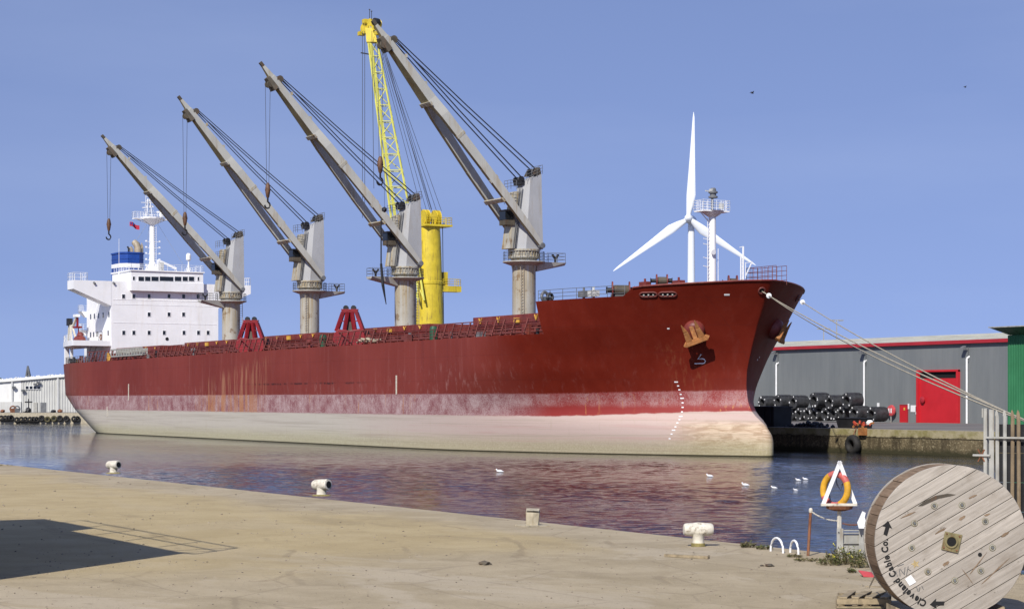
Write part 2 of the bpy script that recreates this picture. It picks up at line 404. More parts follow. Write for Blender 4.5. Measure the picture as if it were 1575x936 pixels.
    tanc = t.mix(t.step(brk, 0.40, 0.60), (0.34, 0.23, 0.13), (0.54, 0.42, 0.285))
    wht = t.mix(t.math('MULTIPLY', tan, 0.85), wht, tanc)
    zg = t.math('ADD', Z, t.math('MULTIPLY', t.math('SUBTRACT', hz, 0.5), 0.9))
    grn = t.mix(t.step(sp, 0.42, 0.6), (0.30, 0.27, 0.14), (0.46, 0.43, 0.27))
    wht = t.mix(t.math('MULTIPLY', t.step(zg, 2.2, 0.3), 0.72), wht, grn)
    tl = t.step(t.noise(t.scl(p, (0.02, 0.02, 2.2), (5, 0, 1)), 2.2, 6, 0.7), 0.53, 0.60)
    wht = t.mix(t.math('MULTIPLY', tl, 0.28), wht, (0.27, 0.235, 0.17))
    wht = t.mix(t.math('MULTIPLY', t.step(st2, 0.60, 0.70), 0.25), wht, (0.33, 0.27, 0.18))
    wht = t.mix(t.step(Z, 0.16, 0.05), wht, (0.035, 0.030, 0.015))
    zline = t.math('ADD', zb, t.math('MULTIPLY', t.step(X, -165, -146), -0.55))
    c1 = t.mix(t.step(zline, 3.55, 3.72), wht, band)
    ragged = t.math('ADD', zb, t.math('MULTIPLY', t.math('SUBTRACT', sp, 0.5), t.math('ADD', 0.25, t.math('MULTIPLY', t.step(X, -200, -170), 0.8))))
    c2 = t.mix(t.step(t.math('SUBTRACT', ragged, t.math('MULTIPLY', t.step(X, -165, -146), 0.3)), 5.78, 5.90), c1, red)
    fr = t.math('MULTIPLY', t.math('PINGPONG', X, 0.42), t.math('PINGPONG', t.math('ADD', Z, 0.3), 1.25))
    t.bump(t.math('ADD', t.math('MULTIPLY', n1, 0.6), t.math('MULTIPLY', fr, 0.35)), 0.22, 0.10)
    m['hull'] = t.fin(c2, t.math('ADD', 0.46, t.math('MULTIPLY', n1, 0.25)), 0, 0.22)

    # ------------- reel timber: grain along local x, tone per board
    def timber(name, lo, hi, dirt):
        t = NT(name); o = t.obj(); r = t.rnd()
        n = t.n.new('ShaderNodeCombineXYZ'); t.link(t.math('MULTIPLY', r, 37), n.inputs[0]); t.link(t.math('MULTIPLY', r, 91), n.inputs[2])
        va = t.n.new('ShaderNodeVectorMath'); t.link(o, va.inputs[0]); t.link(n.outputs[0], va.inputs[1])
        v = va.outputs[0]
        g = t.noise(t.scl(v, (1.6, 26, 26)), 1.0, 7, 0.68, 0.4); b = t.noise(v, 2.4, 5, 0.6); k = t.noise(v, 7.0, 5, 0.6)
        cc = t.mix(t.step(g, 0.28, 0.72), lo, hi)
        cc = t.mix(t.math('MULTIPLY', r, 0.45), cc, tuple(0.72 * q for q in lo))
        cc = t.mix(t.math('MULTIPLY', t.step(b, 0.50, 0.75), 0.55), cc, dirt)
        cc = t.mix(t.math('MULTIPLY', t.step(k, 0.64, 0.72), 0.6), cc, tuple(0.45 * q for q in dirt))
        t.bump(g, 0.5, 0.006)
        return t.fin(cc, 0.85, 0, 0.2)
    m['plank'] = timber('reel_plank', (0.30, 0.268, 0.225), (0.475, 0.43, 0.37), (0.21, 0.175, 0.135))
    m['batten'] = timber('reel_batten', (0.17, 0.115, 0.070), (0.29, 0.205, 0.135), (0.11, 0.08, 0.05))


build_materials()


# ------------------------------------------------------------------ mesh building
class MB:
    def __init__(s): s.v = []; s.f = []; s.mi = []; s.cur = 0

    def add(s, vs, fs):
        b = len(s.v); s.v += [Vector(v) for v in vs]
        for f in fs: s.f.append([b + i for i in f]); s.mi.append(s.cur)
        return s

    def hexa(s, p):      # 8 points: bottom ring 0-3, top ring 4-7
        return s.add(p, [(3, 2, 1, 0), (4, 5, 6, 7), (0, 1, 5, 4), (1, 2, 6, 5), (2, 3, 7, 6), (3, 0, 4, 7)])

    def box(s, a, b):
        (x0, y0, z0), (x1, y1, z1) = a, b
        return s.hexa([(x0, y0, z0), (x1, y0, z0), (x1, y1, z0), (x0, y1, z0), (x0, y0, z1), (x1, y0, z1), (x1, y1, z1), (x0, y1, z1)])

    def beam(s, p, q, w, h, up=UP, w2=None, h2=None):
        p, q = Vector(p), Vector(q); d = (q - p).normalized(); up = Vector(up)
        if abs(d.dot(up)) > 0.98: up = Vector((1, 0, 0))
        a = d.cross(up).normalized(); b = a.cross(d)
        w2 = w if w2 is None else w2; h2 = h if h2 is None else h2
        r = lambda c, w, h: [c - a * w / 2 - b * h / 2, c + a * w / 2 - b * h / 2, c + a * w / 2 + b * h / 2, c - a * w / 2 + b * h / 2]
        return s.hexa(r(p, w, h) + r(q, w2, h2))

    def tube(s, p, q, r, n=8, r2=None, caps=True):
        p, q = Vector(p), Vector(q); d = (q - p).normalized()
        up = Vector((1, 0, 0)) if abs(d.z) > 0.9 else UP
        a = d.cross(up).normalized(); b = a.cross(d); r2 = r if r2 is None else r2
        vs = []
        for c, rr in ((p, r), (q, r2)):
            for i in range(n):
                t = 2 * math.pi * i / n
                vs.append(c + (a * math.cos(t) + b * math.sin(t)) * rr)
        fs = [(i, (i + 1) % n, n + (i + 1) % n, n + i) for i in range(n)]
        if caps: fs += [tuple(range(n))[::-1], tuple(range(n, 2 * n))]
        return s.add(vs, fs)

    def path(s, pts, r, n=6, closed=False):
        pts = [Vector(p) for p in pts]; m = len(pts); vs = []; fs = []
        for k, p in enumerate(pts):
            if closed: d = pts[(k + 1) % m] - pts[k - 1]
            else: d = pts[min(k + 1, m - 1)] - pts[max(k - 1, 0)]
            d.normalize(); up = Vector((0.3, 1, 0.1)).normalized() if abs(d.z) > 0.9 else UP
            a = d.cross(up).normalized(); b = a.cross(d)
            rr = r[k] if isinstance(r, (list, tuple)) else r
            for i in range(n):
                t = 2 * math.pi * i / n; vs.append(p + (a * math.cos(t) + b * math.sin(t)) * rr)
        for k in range(m if closed else m - 1):
            for i in range(n):
                j = (i + 1) % n; k2 = (k + 1) % m
                fs.append((k * n + i, k * n + j, k2 * n + j, k2 * n + i))
        if not closed: fs += [tuple(range(n))[::-1], tuple(range((m - 1) * n, m * n))]
        return s.add(vs, fs)

    def lathe(s, c, axis, prof, n=16, cap=True):   # prof: (radius, offset along axis)
        c, axis = Vector(c), Vector(axis).normalized()
        up = Vector((1, 0, 0)) if abs(axis.z) > 0.9 else UP
        a = axis.cross(up).normalized(); b = a.cross(axis); vs = []; fs = []
        for r, o in prof:
            for i in range(n):
                t = 2 * math.pi * i / n; vs.append(c + axis * o + (a * math.cos(t) + b * math.sin(t)) * r)
        for k in range(len(prof) - 1):
            for i in range(n):
                j = (i + 1) % n; fs.append((k * n + i, k * n + j, (k + 1) * n + j, (k + 1) * n + i))
        if cap: fs += [tuple(range(n))[::-1], tuple(range((len(prof) - 1) * n, len(prof) * n))]
        return s.add(vs, fs)

    def torus(s, c, axis, R, r, n=24, k=10, a0=0.0, a1=2 * math.pi, flat=1.0):
        c, axis = Vector(c), Vector(axis).normalized()
        up = Vector((1, 0, 0)) if abs(axis.z) > 0.9 else UP
        a = axis.cross(up).normalized(); b = a.cross(axis); full = abs(a1 - a0 - 2 * math.pi) < 1e-6
        vs = []; fs = []; m = n if full else n + 1
        for i in range(m):
            t = a0 + (a1 - a0) * i / n; e = a * math.cos(t) + b * math.sin(t)
            for j in range(k):
                q = 2 * math.pi * j / k; vs.append(c + e * (R + r * math.cos(q)) + axis * (r * flat * math.sin(q)))
        for i in range(n):
            i2 = (i + 1) % m
            for j in range(k): fs.append((i * k + j, i2 * k + j, i2 * k + (j + 1) % k, i * k + (j + 1) % k))
        if not full: fs += [tuple(range(k)), tuple(range(n * k, n * k + k))[::-1]]
        return s.add(vs, fs)

    def prism(s, poly, off):   # planar polygon (3-D points) extruded by off
        poly = [Vector(p) for p in poly]; n = len(poly); off = Vector(off)
        return s.add(poly + [p + off for p in poly], [tuple(range(n))[::-1], tuple(range(n, 2 * n))] + [(i, (i + 1) % n, n + (i + 1) % n, n + i) for i in range(n)])

    def rail(s, pts, h=1.05, r=0.03, gap=1.6, bars=3, n=5):   # handrail along a polyline of foot points
        pts = [Vector(p) for p in pts]
        for p, q in zip(pts, pts[1:]):
            L = (q - p).length; k = max(1, round(L / gap))
            for i in range(k + 1):
                c = p.lerp(q, i / k); s.tube(c, c + UP * h, r, n)
            for b in range(1, bars + 1): s.tube(p + UP * h * b / bars, q + UP * h * b / bars, r * 0.85, n)
        return s

    def blob(s, c, r, seed=0, sub=1, sq=(1, 1, 1)):
        bm = bmesh.new(); bmesh.ops.create_icosphere(bm, subdivisions=sub, radius=1)
        rn = random.Random(seed); vs = [Vector(c) + Vector((v.co.x * sq[0], v.co.y * sq[1], v.co.z * sq[2])) * r * rn.uniform(0.75, 1.2) for v in bm.verts]
        fs = [tuple(v.index for v in f.verts) for f in bm.faces]; bm.free()
        return s.add(vs, fs)


WORG = {}      # world origin of every object made


def link(name, mb, mats, parent=None, org=None, smooth=False, bevel=0.0, fix=True):
    """Make one mesh object out of MB (world coordinates); its origin is org or its parent's."""
    po = WORG[parent.name] if parent else Vector((0, 0, 0))
    if org is None: org = po if parent else sum(mb.v, Vector()) / len(mb.v)
    org = Vector(org)
    me = bpy.data.meshes.new(name)
    me.from_pydata([v - org for v in mb.v], [], mb.f)
    for mt in (mats if isinstance(mats, (list, tuple)) else [mats]): me.materials.append(MAT[mt])
    for p, i in zip(me.polygons, mb.mi): p.material_index = i; p.use_smooth = smooth
    if fix or bevel:
        bm = bmesh.new(); bm.from_mesh(me)
        if bevel:
            bmesh.ops.bevel(bm, geom=[e for e in bm.edges if len(e.link_faces) == 2 and e.calc_face_angle(0) > 0.5], offset=bevel, segments=2, affect='EDGES', profile=0.6)
        bmesh.ops.recalc_face_normals(bm, faces=bm.faces[:]); bm.to_mesh(me); bm.free()
    if smooth:
        me.set_sharp_from_angle(angle=math.radians(38))
    o = bpy.data.objects.new(name, me); col.objects.link(o)
    o.location = org - po; o.parent = parent; WORG[o.name] = org
    return o


def tag(o, label, cat, group=None):
    o['label'] = label; o['category'] = cat
    if group: o['group'] = group
    return o


def thing(name, label, cat, loc, group=None):
    o = bpy.data.objects.new(name, None); col.objects.link(o); o.location = loc; o.empty_display_size = 0.3
    WORG[o.name] = Vector(loc); return tag(o, label, cat, group)


def dup(o, loc, parent=None):      # copy one object (sharing mesh) to a world place
    c = o.copy(); col.objects.link(c); po = WORG[parent.name] if parent else Vector((0, 0, 0))
    c.parent = parent; c.location = Vector(loc) - po; WORG[c.name] = Vector(loc); return c


def setting(o, kind='structure'): o['kind'] = kind; return o


# ================================================================== SETTING
QY, FY = 24.2, 126.4               # near quay edge, far quay face
WX0, WX1, WY0, WY1, WS = -190.0, -14.0, QY - 0.6, 104.0, 0.17
def water_sheet():
    '''Basin water as one sheet: real wavelets on the nearer half, plain sheet with fine relief beyond.'''
    xs = np.arange(WX0, WX1 + 1e-6, WS); ys = np.arange(WY0, WY1 + 1e-6, WS)
    X, Y = np.meshgrid(xs, ys, indexing='ij'); Z = np.zeros_like(X)
    rng = np.random.default_rng(7); wind = math.atan2(ST, -CT) + 0.15
    for i in range(46):
        lam = 0.46 * (3.2 ** rng.random()); k = 2 * math.pi / lam
        th = wind + rng.normal(0, 0.34); ph = rng.random() * 6.283
        amp = 0.0025 * lam ** 1.0
        wob = 0.6 * np.sin(X * 0.11 + i) + 0.6 * np.sin(Y * 0.13 - 2 * i)
        Z += amp * np.sin(k * (X * math.cos(th) + Y * math.sin(th)) + ph + wob)
    gust = 0.68 + 0.34 * np.sin(X * 0.07 + 1.3 * np.sin(Y * 0.05)) * np.sin(Y * 0.09 + 0.8 * np.sin(X * 0.045))
    e = lambda a, lo, hi: np.clip((a - lo) / (hi - lo), 0, 1)
    fade = e(X, WX0, WX0 + 60) * e(-X, -WX1, -WX1 + 3) * e(-Y, -WY1, -WY1 + 5)
    Z = Z * gust * fade
    nx, ny = X.shape
    co = np.stack([X, Y, Z], -1).reshape(-1, 3)
    idx = np.arange(nx * ny).reshape(nx, ny)
    quads = np.stack([idx[:-1, :-1], idx[1:, :-1], idx[1:, 1:], idx[:-1, 1:]], -1).reshape(-1, 4)
    # surrounding flat sheet
    b = len(co); X0, X1, Y0, Y1 = -3000.0, 900.0, WY0, 3000.0; xe, ye = xs[-1], ys[-1]
    extra = np.array([(X0, Y0, 0), (xs[0], Y0, 0), (xs[0], ye, 0), (X0, ye, 0), (xe, Y0, 0), (X1, Y0, 0), (X1, ye, 0), (xe, ye, 0), (X0, Y1, 0), (X1, Y1, 0)], float)
    q2 = np.array([(0, 1, 2, 3), (4, 5, 6, 7), (3, 6, 9, 8)]) + b
    co = np.vstack([co, extra]); quads = np.vstack([quads, q2])
    me = bpy.data.meshes.new('water'); me.vertices.add(len(co)); me.vertices.foreach_set('co', co.astype(np.float32).ravel())
    me.loops.add(quads.size); me.loops.foreach_set('vertex_index', quads.astype(np.int32).ravel())
    me.polygons.add(len(quads)); me.polygons.foreach_set('loop_start', np.arange(0, quads.size, 4, dtype=np.int32))
    me.polygons.foreach_set('use_smooth', np.ones(len(quads), dtype=bool))
    me.update(calc_edges=True); me.validate(); me.materials.append(MAT['water'])
    o = bpy.data.objects.new('water', me); col.objects.link(o); return o


setting(water_sheet())
g = MB()
g.add([(-1500, -900, QUAY), (600, -900, QUAY), (600, QY, QUAY), (-1500, QY, QUAY)], [(0, 1, 2, 3)])
near = setting(link('near_quay', g, 'ground', org=(0, 0, 0)))
g = MB(); g.add([(-1500, QY, -3), (600, QY, -3), (600, QY, QUAY), (-1500, QY, QUAY)], [(0, 1, 2, 3)])
link('quay_face', g, 'quay_wall', near, org=(0, 0, 0))
# far quay with a recessed face below its coping
FX0 = -352.0
g = MB(); g.add([(FX0, FY, QUAY), (900, FY, QUAY), (900, 3000, QUAY), (FX0, 3000, QUAY)], [(0, 1, 2, 3)])
far = setting(link('far_quay', g, 'far_ground', org=(0, 0, 0)))
g = MB()
g.box((FX0, FY, QUAY - 0.75), (900, FY + 1.5, QUAY - 0.004)); g.box((FX0, FY + 0.07, -3), (900, FY + 1.5, QUAY - 0.754))
link('quay_face', g, 'quay_wall', far, org=(0, 0, 0))
g = MB(); g.box((FX0, FY + 0.02, QUAY + 0.002), (900, FY + 0.55, QUAY + 0.02))
link('coping', g, 'stone', far, org=(0, 0, 0))


# ================================================================== SHIP
YC, BM = 109.75, 15.25


def lerp_tab(tab, z):
    if z <= tab[0][0]: return tab[0][1]
    for (a, va), (b, vb) in zip(tab, tab[1:]):
        if z <= b: return va + (vb - va) * (z - a) / (b - a)
    return tab[-1][1]


STEM = [(-1.5, -144.5), (0, -143.9), (1.4, -143.9), (2.2, -144.2), (2.9, -144.8), (3.4, -145.6), (3.8, -146.3), (4.3, -146.9), (5.2, -147.4), (6.5, -147.6), (8, -147.5), (10, -146.8), (12, -146.0), (14, -145.0), (16.8, -143.4)]
XP = [(0, -188), (4, -184), (8, -176), (12, -171), (16.8, -168)]
QE = [(0, 1.0), (3.4, 0.92), (5.0, 0.95), (9, 0.9), (13, 0.8), (16.8, 0.68)]
PE = [(0, 2.0), (5, 2.0), (10, 2.0), (16.8, 2.2)]
XA = [(-1.5, -284), (0, -290), (3.6, -300), (6, -304), (12, -305)]
LR = [(-1.5, 30), (0, 32), (3.6, 35), (6, 38), (12, 39)]
ZD = lambda X: 11.0 + max(0, min(1, (X + 331) / 170)) * 0.6


def hb(X, z):
    xp, xs = lerp_tab(XP, z), lerp_tab(STEM, z)
    if X > xp:
        t = min(1, max(0, (X - xp) / (xs - xp)))
        h = BM * max(0, 1 - t ** lerp_tab(PE, z)) ** lerp_tab(QE, z)
        if z < 4.2:            # round nose of the bulb
            k = max(0, 4.2 - max(z, 0)) / 4.2
            u = max(0.0, xs - X)
            h = max(h, min(1, k * 1.8) * 1.55 * math.sqrt(min(1, u / 2.2)))
        return h
    xa = lerp_tab(XA, z)
    if X < xa: return max(0.02, BM * (1 - ((xa - X) / lerp_tab(LR, z)) ** 2))
    return BM


def ztop(X): return lerp_tab([(-162, 14.7), (-152.6, 14.9), (-151.7, 15.72), (-147, 16.0), (-143, 16.3)], X)


ship = thing('bulk_carrier', 'long red bulk carrier with white deckhouse, moored along the far quay', 'ship', (-235, YC, 0))
BRK = -162.0
xs_aft = [-331 + i * 2.2 for i in range(19)] + [-289 + i * 11 for i in range(10)] + [-188 + i * 2.7 for i in range(10)]
us = [1 - (1 - i / 26) ** 2.0 for i in range(27)]
cols = [('x', x) for x in xs_aft if x < BRK - 0.1] + [('u', u) for u in us]
NL, NU = 30, 12


def col_pt(c, z):
    if c[0] == 'x': X = c[1]
    else: X = BRK + c[1] * (lerp_tab(STEM, z) - BRK)
    return X, hb(X, z)


hm = MB()
def grid(side, cs, nrows, zf):
    base = len(hm.v)
    for c in cs:
        for k in range(nrows + 1):
            z = zf(c, k / nrows); X, h = col_pt(c, z)
            hm.v.append(Vector((X, YC + side * h, z)))
    for i in range(len(cs) - 1):
        for k in range(nrows):
            a = base + i * (nrows + 1) + k; b = a + nrows + 1
            hm.f.append([a, b, b + 1, a + 1]); hm.mi.append(0)


zlow = lambda c, f: -1.5 + (ZD(c[1] if c[0] == 'x' else BRK) + 1.5) * f
zup = lambda c, f: (lambda z0, z1: z0 + (z1 - z0) * f)(ZD(BRK), ztop(col_pt(c, 15.5)[0]))
for sd in (-1, 1):
    grid(sd, cols, NL, zlow)
    grid(sd, [c for c in cols if c[0] == 'u'], NU, zup)
# transom
n0 = len(hm.v)
for k in range(NL + 1):
    z = zlow(cols[0], k / NL); h = hb(-331, z); hm.v += [Vector((-331, YC - h, z)), Vector((-331, YC + h, z))]
for k in range(NL): hm.f.append([n0 + 2 * k, n0 + 2 * k + 1, n0 + 2 * k + 3, n0 + 2 * k + 2]); hm.mi.append(0)
# forecastle end bulkhead
n0 = len(hm.v)
for k in range(NU + 1):
    z = ZD(BRK) + (14.7 - ZD(BRK)) * k / NU; h = hb(BRK, z); hm.v += [Vector((BRK, YC - h, z)), Vector((BRK, YC + h, z))]
for k in range(NU): hm.f.append([n0 + 2 * k, n0 + 2 * k + 1, n0 + 2 * k + 3, n0 + 2 * k + 2]); hm.mi.append(0)
bmh = bmesh.new()
mtmp = bpy.data.meshes.new('tmp'); mtmp.from_pydata(hm.v, [], hm.f); bmh.from_mesh(mtmp)
bmesh.ops.remove_doubles(bmh, verts=bmh.verts, dist=0.004)
bmesh.ops.dissolve_degenerate(bmh, edges=bmh.edges, dist=0.003)
bmesh.ops.recalc_face_normals(bmh, faces=bmh.faces[:])
HULL = BVHTree.FromBMesh(bmh)
for v in bmh.verts: v.co -= WORG[ship.name]
hme = bpy.data.meshes.new('hull'); bmh.to_mesh(hme); bmh.free()
hme.materials.append(MAT['hull'])
for p in hme.polygons: p.use_smooth = True
hme.set_sharp_from_angle(angle=math.radians(40))
hull = bpy.data.objects.new('hull', hme); col.objects.link(hull); hull.parent = ship; WORG['hull'] = WORG[ship.name]


def on_hull(px, py):
    d = ray(px, py).normalized()
    loc, nrm, i, dist = HULL.ray_cast(Vector((0, 0, EYE)), d)
    if loc is None: return None, None
    if nrm.dot(d) > 0: nrm = -nrm
    return loc, nrm


# decks
dm = MB()
ex = [c[1] for c in cols if c[0] == 'x'] + [BRK]
for a, b in zip(ex, ex[1:]):
    ha, hb_ = hb(a, ZD(a)) - 0.03, hb(b, ZD(b)) - 0.03
    dm.add([(a, YC - ha, ZD(a) - 0.05), (b, YC - hb_, ZD(b) - 0.05), (b, YC + hb_, ZD(b) - 0.05), (a, YC + ha, ZD(a) - 0.05)], [(0, 1, 2, 3)])
link('main_deck', dm, 'red_ship', ship)
fm = MB()
fx = [BRK + u * (lerp_tab(STEM, 14.5) - 0.1 - BRK) for u in us]
for a, b in zip(fx, fx[1:]):
    ha, h2 = max(0.02, hb(a, 14.5) - 0.05), max(0.02, hb(b, 14.5) - 0.05)
    fm.add([(a, YC - ha, 14.5), (b, YC - h2, 14.5), (b, YC + h2, 14.5), (a, YC + ha, 14.5)], [(0, 1, 2, 3)])
link('forecastle_deck', fm, 'red_ship', ship)
# bulwark cap rail around the bow
cap = []
for sd in (-1, 1):
    seg = []
    for u in us:
        X = BRK + u * (lerp_tab(STEM, 15.5) - BRK)
        if X > -151.8:
            z = ztop(X); Xz = BRK + u * (lerp_tab(STEM, z) - BRK)
            seg.append(Vector((Xz, YC + sd * max(0, hb(Xz, z)), z)))
    cap += seg if sd == -1 else seg[::-1]
link('bulwark_cap', MB().path(cap, 0.09, 6), 'red_ship', ship)


# ---- marks painted on the hull plating (thin raised plates)
def plate_on_hull(name, pix, w, h, mat, dz=0.0):
    loc, nrm = on_hull(*pix)
    if loc is None: return
    a = UP.cross(nrm).normalized(); b = nrm.cross(a)
    c = loc + nrm * 0.02
    mb = MB(); mb.hexa([c - a * w / 2 - b * h / 2 - nrm * .015, c + a * w / 2 - b * h / 2 - nrm * .015, c + a * w / 2 + b * h / 2 - nrm * .015, c - a * w / 2 + b * h / 2 - nrm * .015,
                        c - a * w / 2 - b * h / 2, c + a * w / 2 - b * h / 2, c + a * w / 2 + b * h / 2, c - a * w / 2 + b * h / 2])
    return link(name, mb, mat, hull)


for px, y0, y1 in ((198, 590, 615), (610, 577, 606), (165, 625, 640)):
    a, n1_ = on_hull(px, y0); b, n2_ = on_hull(px, y1)
    if a and b:
        mb = MB(); mb.beam(a + n1_ * .03, b + n2_ * .03, 0.26, 0.05, up=n1_); link('hull_mark', mb, 'bollard', hull)
dots = [(1040, 587), (1043, 593), (1045, 599), (1047, 606), (1049, 612), (1050, 619), (1050, 626), (1049, 633), (1047, 640), (1045, 645), (1042, 650), (1039, 656), (1036, 661), (1033, 667), (1030, 674)]
for i, d in enumerate(dots): plate_on_hull('draft_mark', d, 0.20 if i % 4 else 0.36, 0.11, 'white_plain')
for d in ((1028, 505), (1165, 553), (1168, 549)): plate_on_hull('draft_mark', d, 0.22, 0.14, 'tag')
plate_on_hull('hull_light', (1118, 453), 0.5, 0.16, 'white_plain')
# bulb symbol
pts = [(1078.5, 544.5), (1073.5, 551.5), (1080, 551.2), (1083, 552), (1085, 554.5), (1084, 557.5), (1081, 558.5), (1068.5, 558.6)]
pp = []
for q in pts:
    l, n_ = on_hull(*q)
    if l: pp.append(l + n_ * 0.03)
link('bulbous_bow_mark', MB().path(pp, 0.055, 5), 'white_plain', hull)
# sea-rub line: long thin scrapes
# ---- mooring chocks on the bulwark: rim, flat dark plate for the shaded opening
for px, py in ((997.5, 452.5), (1027, 452)):
    l, n_ = on_hull(px, py); a = UP.cross(n_).normalized(); b = n_.cross(a)
    ring = []
    for i in range(20):
        t = 2 * math.pi * i / 20; cx, sx_ = math.cos(t), math.sin(t)
        ring.append(l + a * (0.42 * cx + 0.42 * (1 if cx > 0 else -1)) * 1.0 + b * 0.23 * sx_ + n_ * 0.05)
    rim = link('fairlead', MB().path(ring, 0.075, 6, True), 'red_rail', ship)
    mb = MB(); mb.add(ring, [tuple(range(20))]); mb.v = [v - n_ * 0.02 for v in mb.v]; link('fairlead_shade', mb, 'dark', rim)
    mb = MB()
    for k in (-0.45, 0.0, 0.45): mb.blob(l + a * k + n_ * 0.05 - b * 0.06, 0.12, k)
    link('fairlead_roller', mb, 'galv', rim)
for px, py in ((1171.5, 446.5), (1226, 458)):
    l, n_ = on_hull(px, py)
    if l:
        rim = link('fairlead', MB().torus(l + n_ * 0.05, n_, 0.30, 0.08, 16, 6), 'red_rail', ship)
        link('fairlead_shade', MB().lathe(l, n_, [(0.28, 0.0), (0.28, 0.05)], 14), 'dark', rim)  # dark disc painting in the shade of the eye


# ---- anchors in their round bolsters
def anchor(px, py, tilt):
    l, n_ = on_hull(px, py)
    out = (n_ + Vector((0, 0, 0.12))).normalized()
    side = UP.cross(out).normalized(); upv = out.cross(side)
    R = Matrix.Rotation(tilt, 3, out); side, upv = R @ side, R @ upv
    def T(x, y, z): return l + side * x * .64 + upv * y * .72 + out * (z * .60 - .12)
    bol = MB().lathe(l - n_ * 0.5, out, [(1.02, 0), (1.0, .7), (.88, 1.05), (0.65, 1.22), (0.4, 1.26)], 20)
    b = link('anchor_bolster', bol, 'red_ship', ship, smooth=True)
    an = MB()
    # crown bar, two flukes, shank
    an.hexa([T(-1.75, -1.35, 1.35), T(1.75, -1.35, 1.35), T(1.75, -1.35, 2.25), T(-1.75, -1.35, 2.25), T(-1.45, -0.72, 1.45), T(1.45, -0.72, 1.45), T(1.45, -0.72, 2.15), T(-1.45, -0.72, 2.15)])
    for sg in (-1, 1):
        an.hexa([T(sg * 1.45, -0.8, 1.5), T(sg * 0.5, -0.8, 1.5), T(sg * 0.5, -0.8, 2.15), T(sg * 1.45, -0.8, 2.15), T(sg * 1.25, 0.6, 1.75), T(sg * 0.62, 0.6, 1.75), T(sg * 0.62, 0.6, 2.2), T(sg * 1.25, 0.6, 2.2)])
        an.hexa([T(sg * 1.25, 0.6, 1.75), T(sg * 0.62, 0.6, 1.75), T(sg * 0.62, 0.6, 2.2), T(sg * 1.25, 0.6, 2.2), T(sg * 1.12, 1.75, 2.15), T(sg * 0.98, 1.75, 2.15), T(sg * 0.98, 1.75, 2.3), T(sg * 1.12, 1.75, 2.3)])
        an.hexa([T(sg * 1.75, -1.3, 1.3), T(sg * 2.05, -1.05, 1.4), T(sg * 2.05, -1.05, 2.2), T(sg * 1.75, -1.3, 2.3), T(sg * 1.45, -0.72, 1.45), T(sg * 1.6, -0.68, 1.5), T(sg * 1.6, -0.68, 2.1), T(sg * 1.45, -0.72, 2.15)])
    an.beam(T(0, -0.8, 1.8), T(0, 0.9, 1.1), 0.42, 0.42)
    link('anchor', an, 'anchor', b, bevel=0.06)


anchor(1068, 508, math.radians(21))
anchor(1190, 506, math.radians(-6))

# ---- hatches
crane_x = [-277.47, -248.1, -218.7, -189.05]
hx = [(-303.5, -282.5), (-272.3, -253.2), (-243.0, -223.8), (-213.6, -194.2), (-184.0, -164.5)]
for k, (a, b) in enumerate(hx):
    zd = ZD((a + b) / 2); top = zd + 2.05 + (0.18 if k == 4 else 0.0)
    cm = MB(); cm.box((a, YC - 9.0, zd - 0.05), (b, YC + 9.0, zd + 1.35))
    n = 12
    for i in range(n + 1):        # coaming stays on both sides
        X = a + (b - a) * i / n
        for sd in (-1, 1):
            cm.hexa([(X - 0.06, YC + sd * 9.0, zd), (X + 0.06, YC + sd * 9.0, zd), (X + 0.06, YC + sd * 9.9, zd), (X - 0.06, YC + sd * 9.9, zd),
                     (X - 0.06, YC + sd * 9.0, zd + 1.3), (X + 0.06, YC + sd * 9.0, zd + 1.3), (X + 0.06, YC + sd * 9.3, zd + 1.3), (X - 0.06, YC + sd * 9.3, zd + 1.3)])
    cm.box((a - 0.25, YC - 9.45, zd + 1.22), (b + 0.25, YC + 9.45, zd + 1.34))
    co = link('hatch_coaming', cm, 'red_ship', ship)
    for i in range(4):
        x0 = a + (b - a) * i / 4 + 0.05; x1 = a + (b - a) * (i + 1) / 4 - 0.05
        pm = MB(); pm.box((x0, YC - 9.3, zd + 1.42), (x1, YC + 9.3, top + 0.25))
        pm.box((x0 + 0.4, YC - 9.36, zd + 1.6), (x1 - 0.4, YC - 9.302, top))
        link('hatch_cover', pm, 'red_ship', co, bevel=0.04)
    for i in range(5):
        X = a + (b - a) * (i + 0.5) / 5
        ym = MB()
        if i == 2: ym.box((X - 0.42, YC - 9.6, zd + 1.62), (X + 0.42, YC - 9.37, zd + 2.12))
        else:
            ym.beam((X - 0.3, YC - 9.45, top + 0.1), (X, YC - 9.45, zd + 1.75), 0.09, 0.09); ym.beam((X + 0.3, YC - 9.45, top + 0.1), (X, YC - 9.45, zd + 1.75), 0.09, 0.09)
        link('hatch_cleat', ym, 'yellow', co)

# ---- deck-edge railings, pipes and deck clutter
rm = MB()
for a, b in ((-299, -281.5), (-279.6, -251.0), (-248.6, -200.0), (-197.5, -172.0)):
    rm.rail([(a, YC - BM + 0.25, ZD(a)), (b, YC - BM + 0.25, ZD(b))], 1.05, 0.035, 1.7, 3)
rm.rail([(X, YC - hb(X, 11.4) + .25, ZD(X)) for X in (-172, -169, -166, -164, -162.4)], 1.05, 0.035, 1.7, 3)
link('deck_railing', rm, 'red_rail', ship)
rm = MB()
rm.rail([(-299, YC + BM - 0.25, ZD(-299)), (-162, YC + BM - 0.25, ZD(-162))], 1.05, 0.035, 1.9, 3)
link('deck_railing', rm, 'red_rail', ship)
pm = MB()
for dy, z in ((-10.9, 0.5), (-11.3, 0.5), (-10.6, 0.9)):
    pm.tube((-302, YC + dy, 11.1 + z), (-163, YC + dy, 11.55 + z), 0.11, 6)
rnd = random.Random(5)
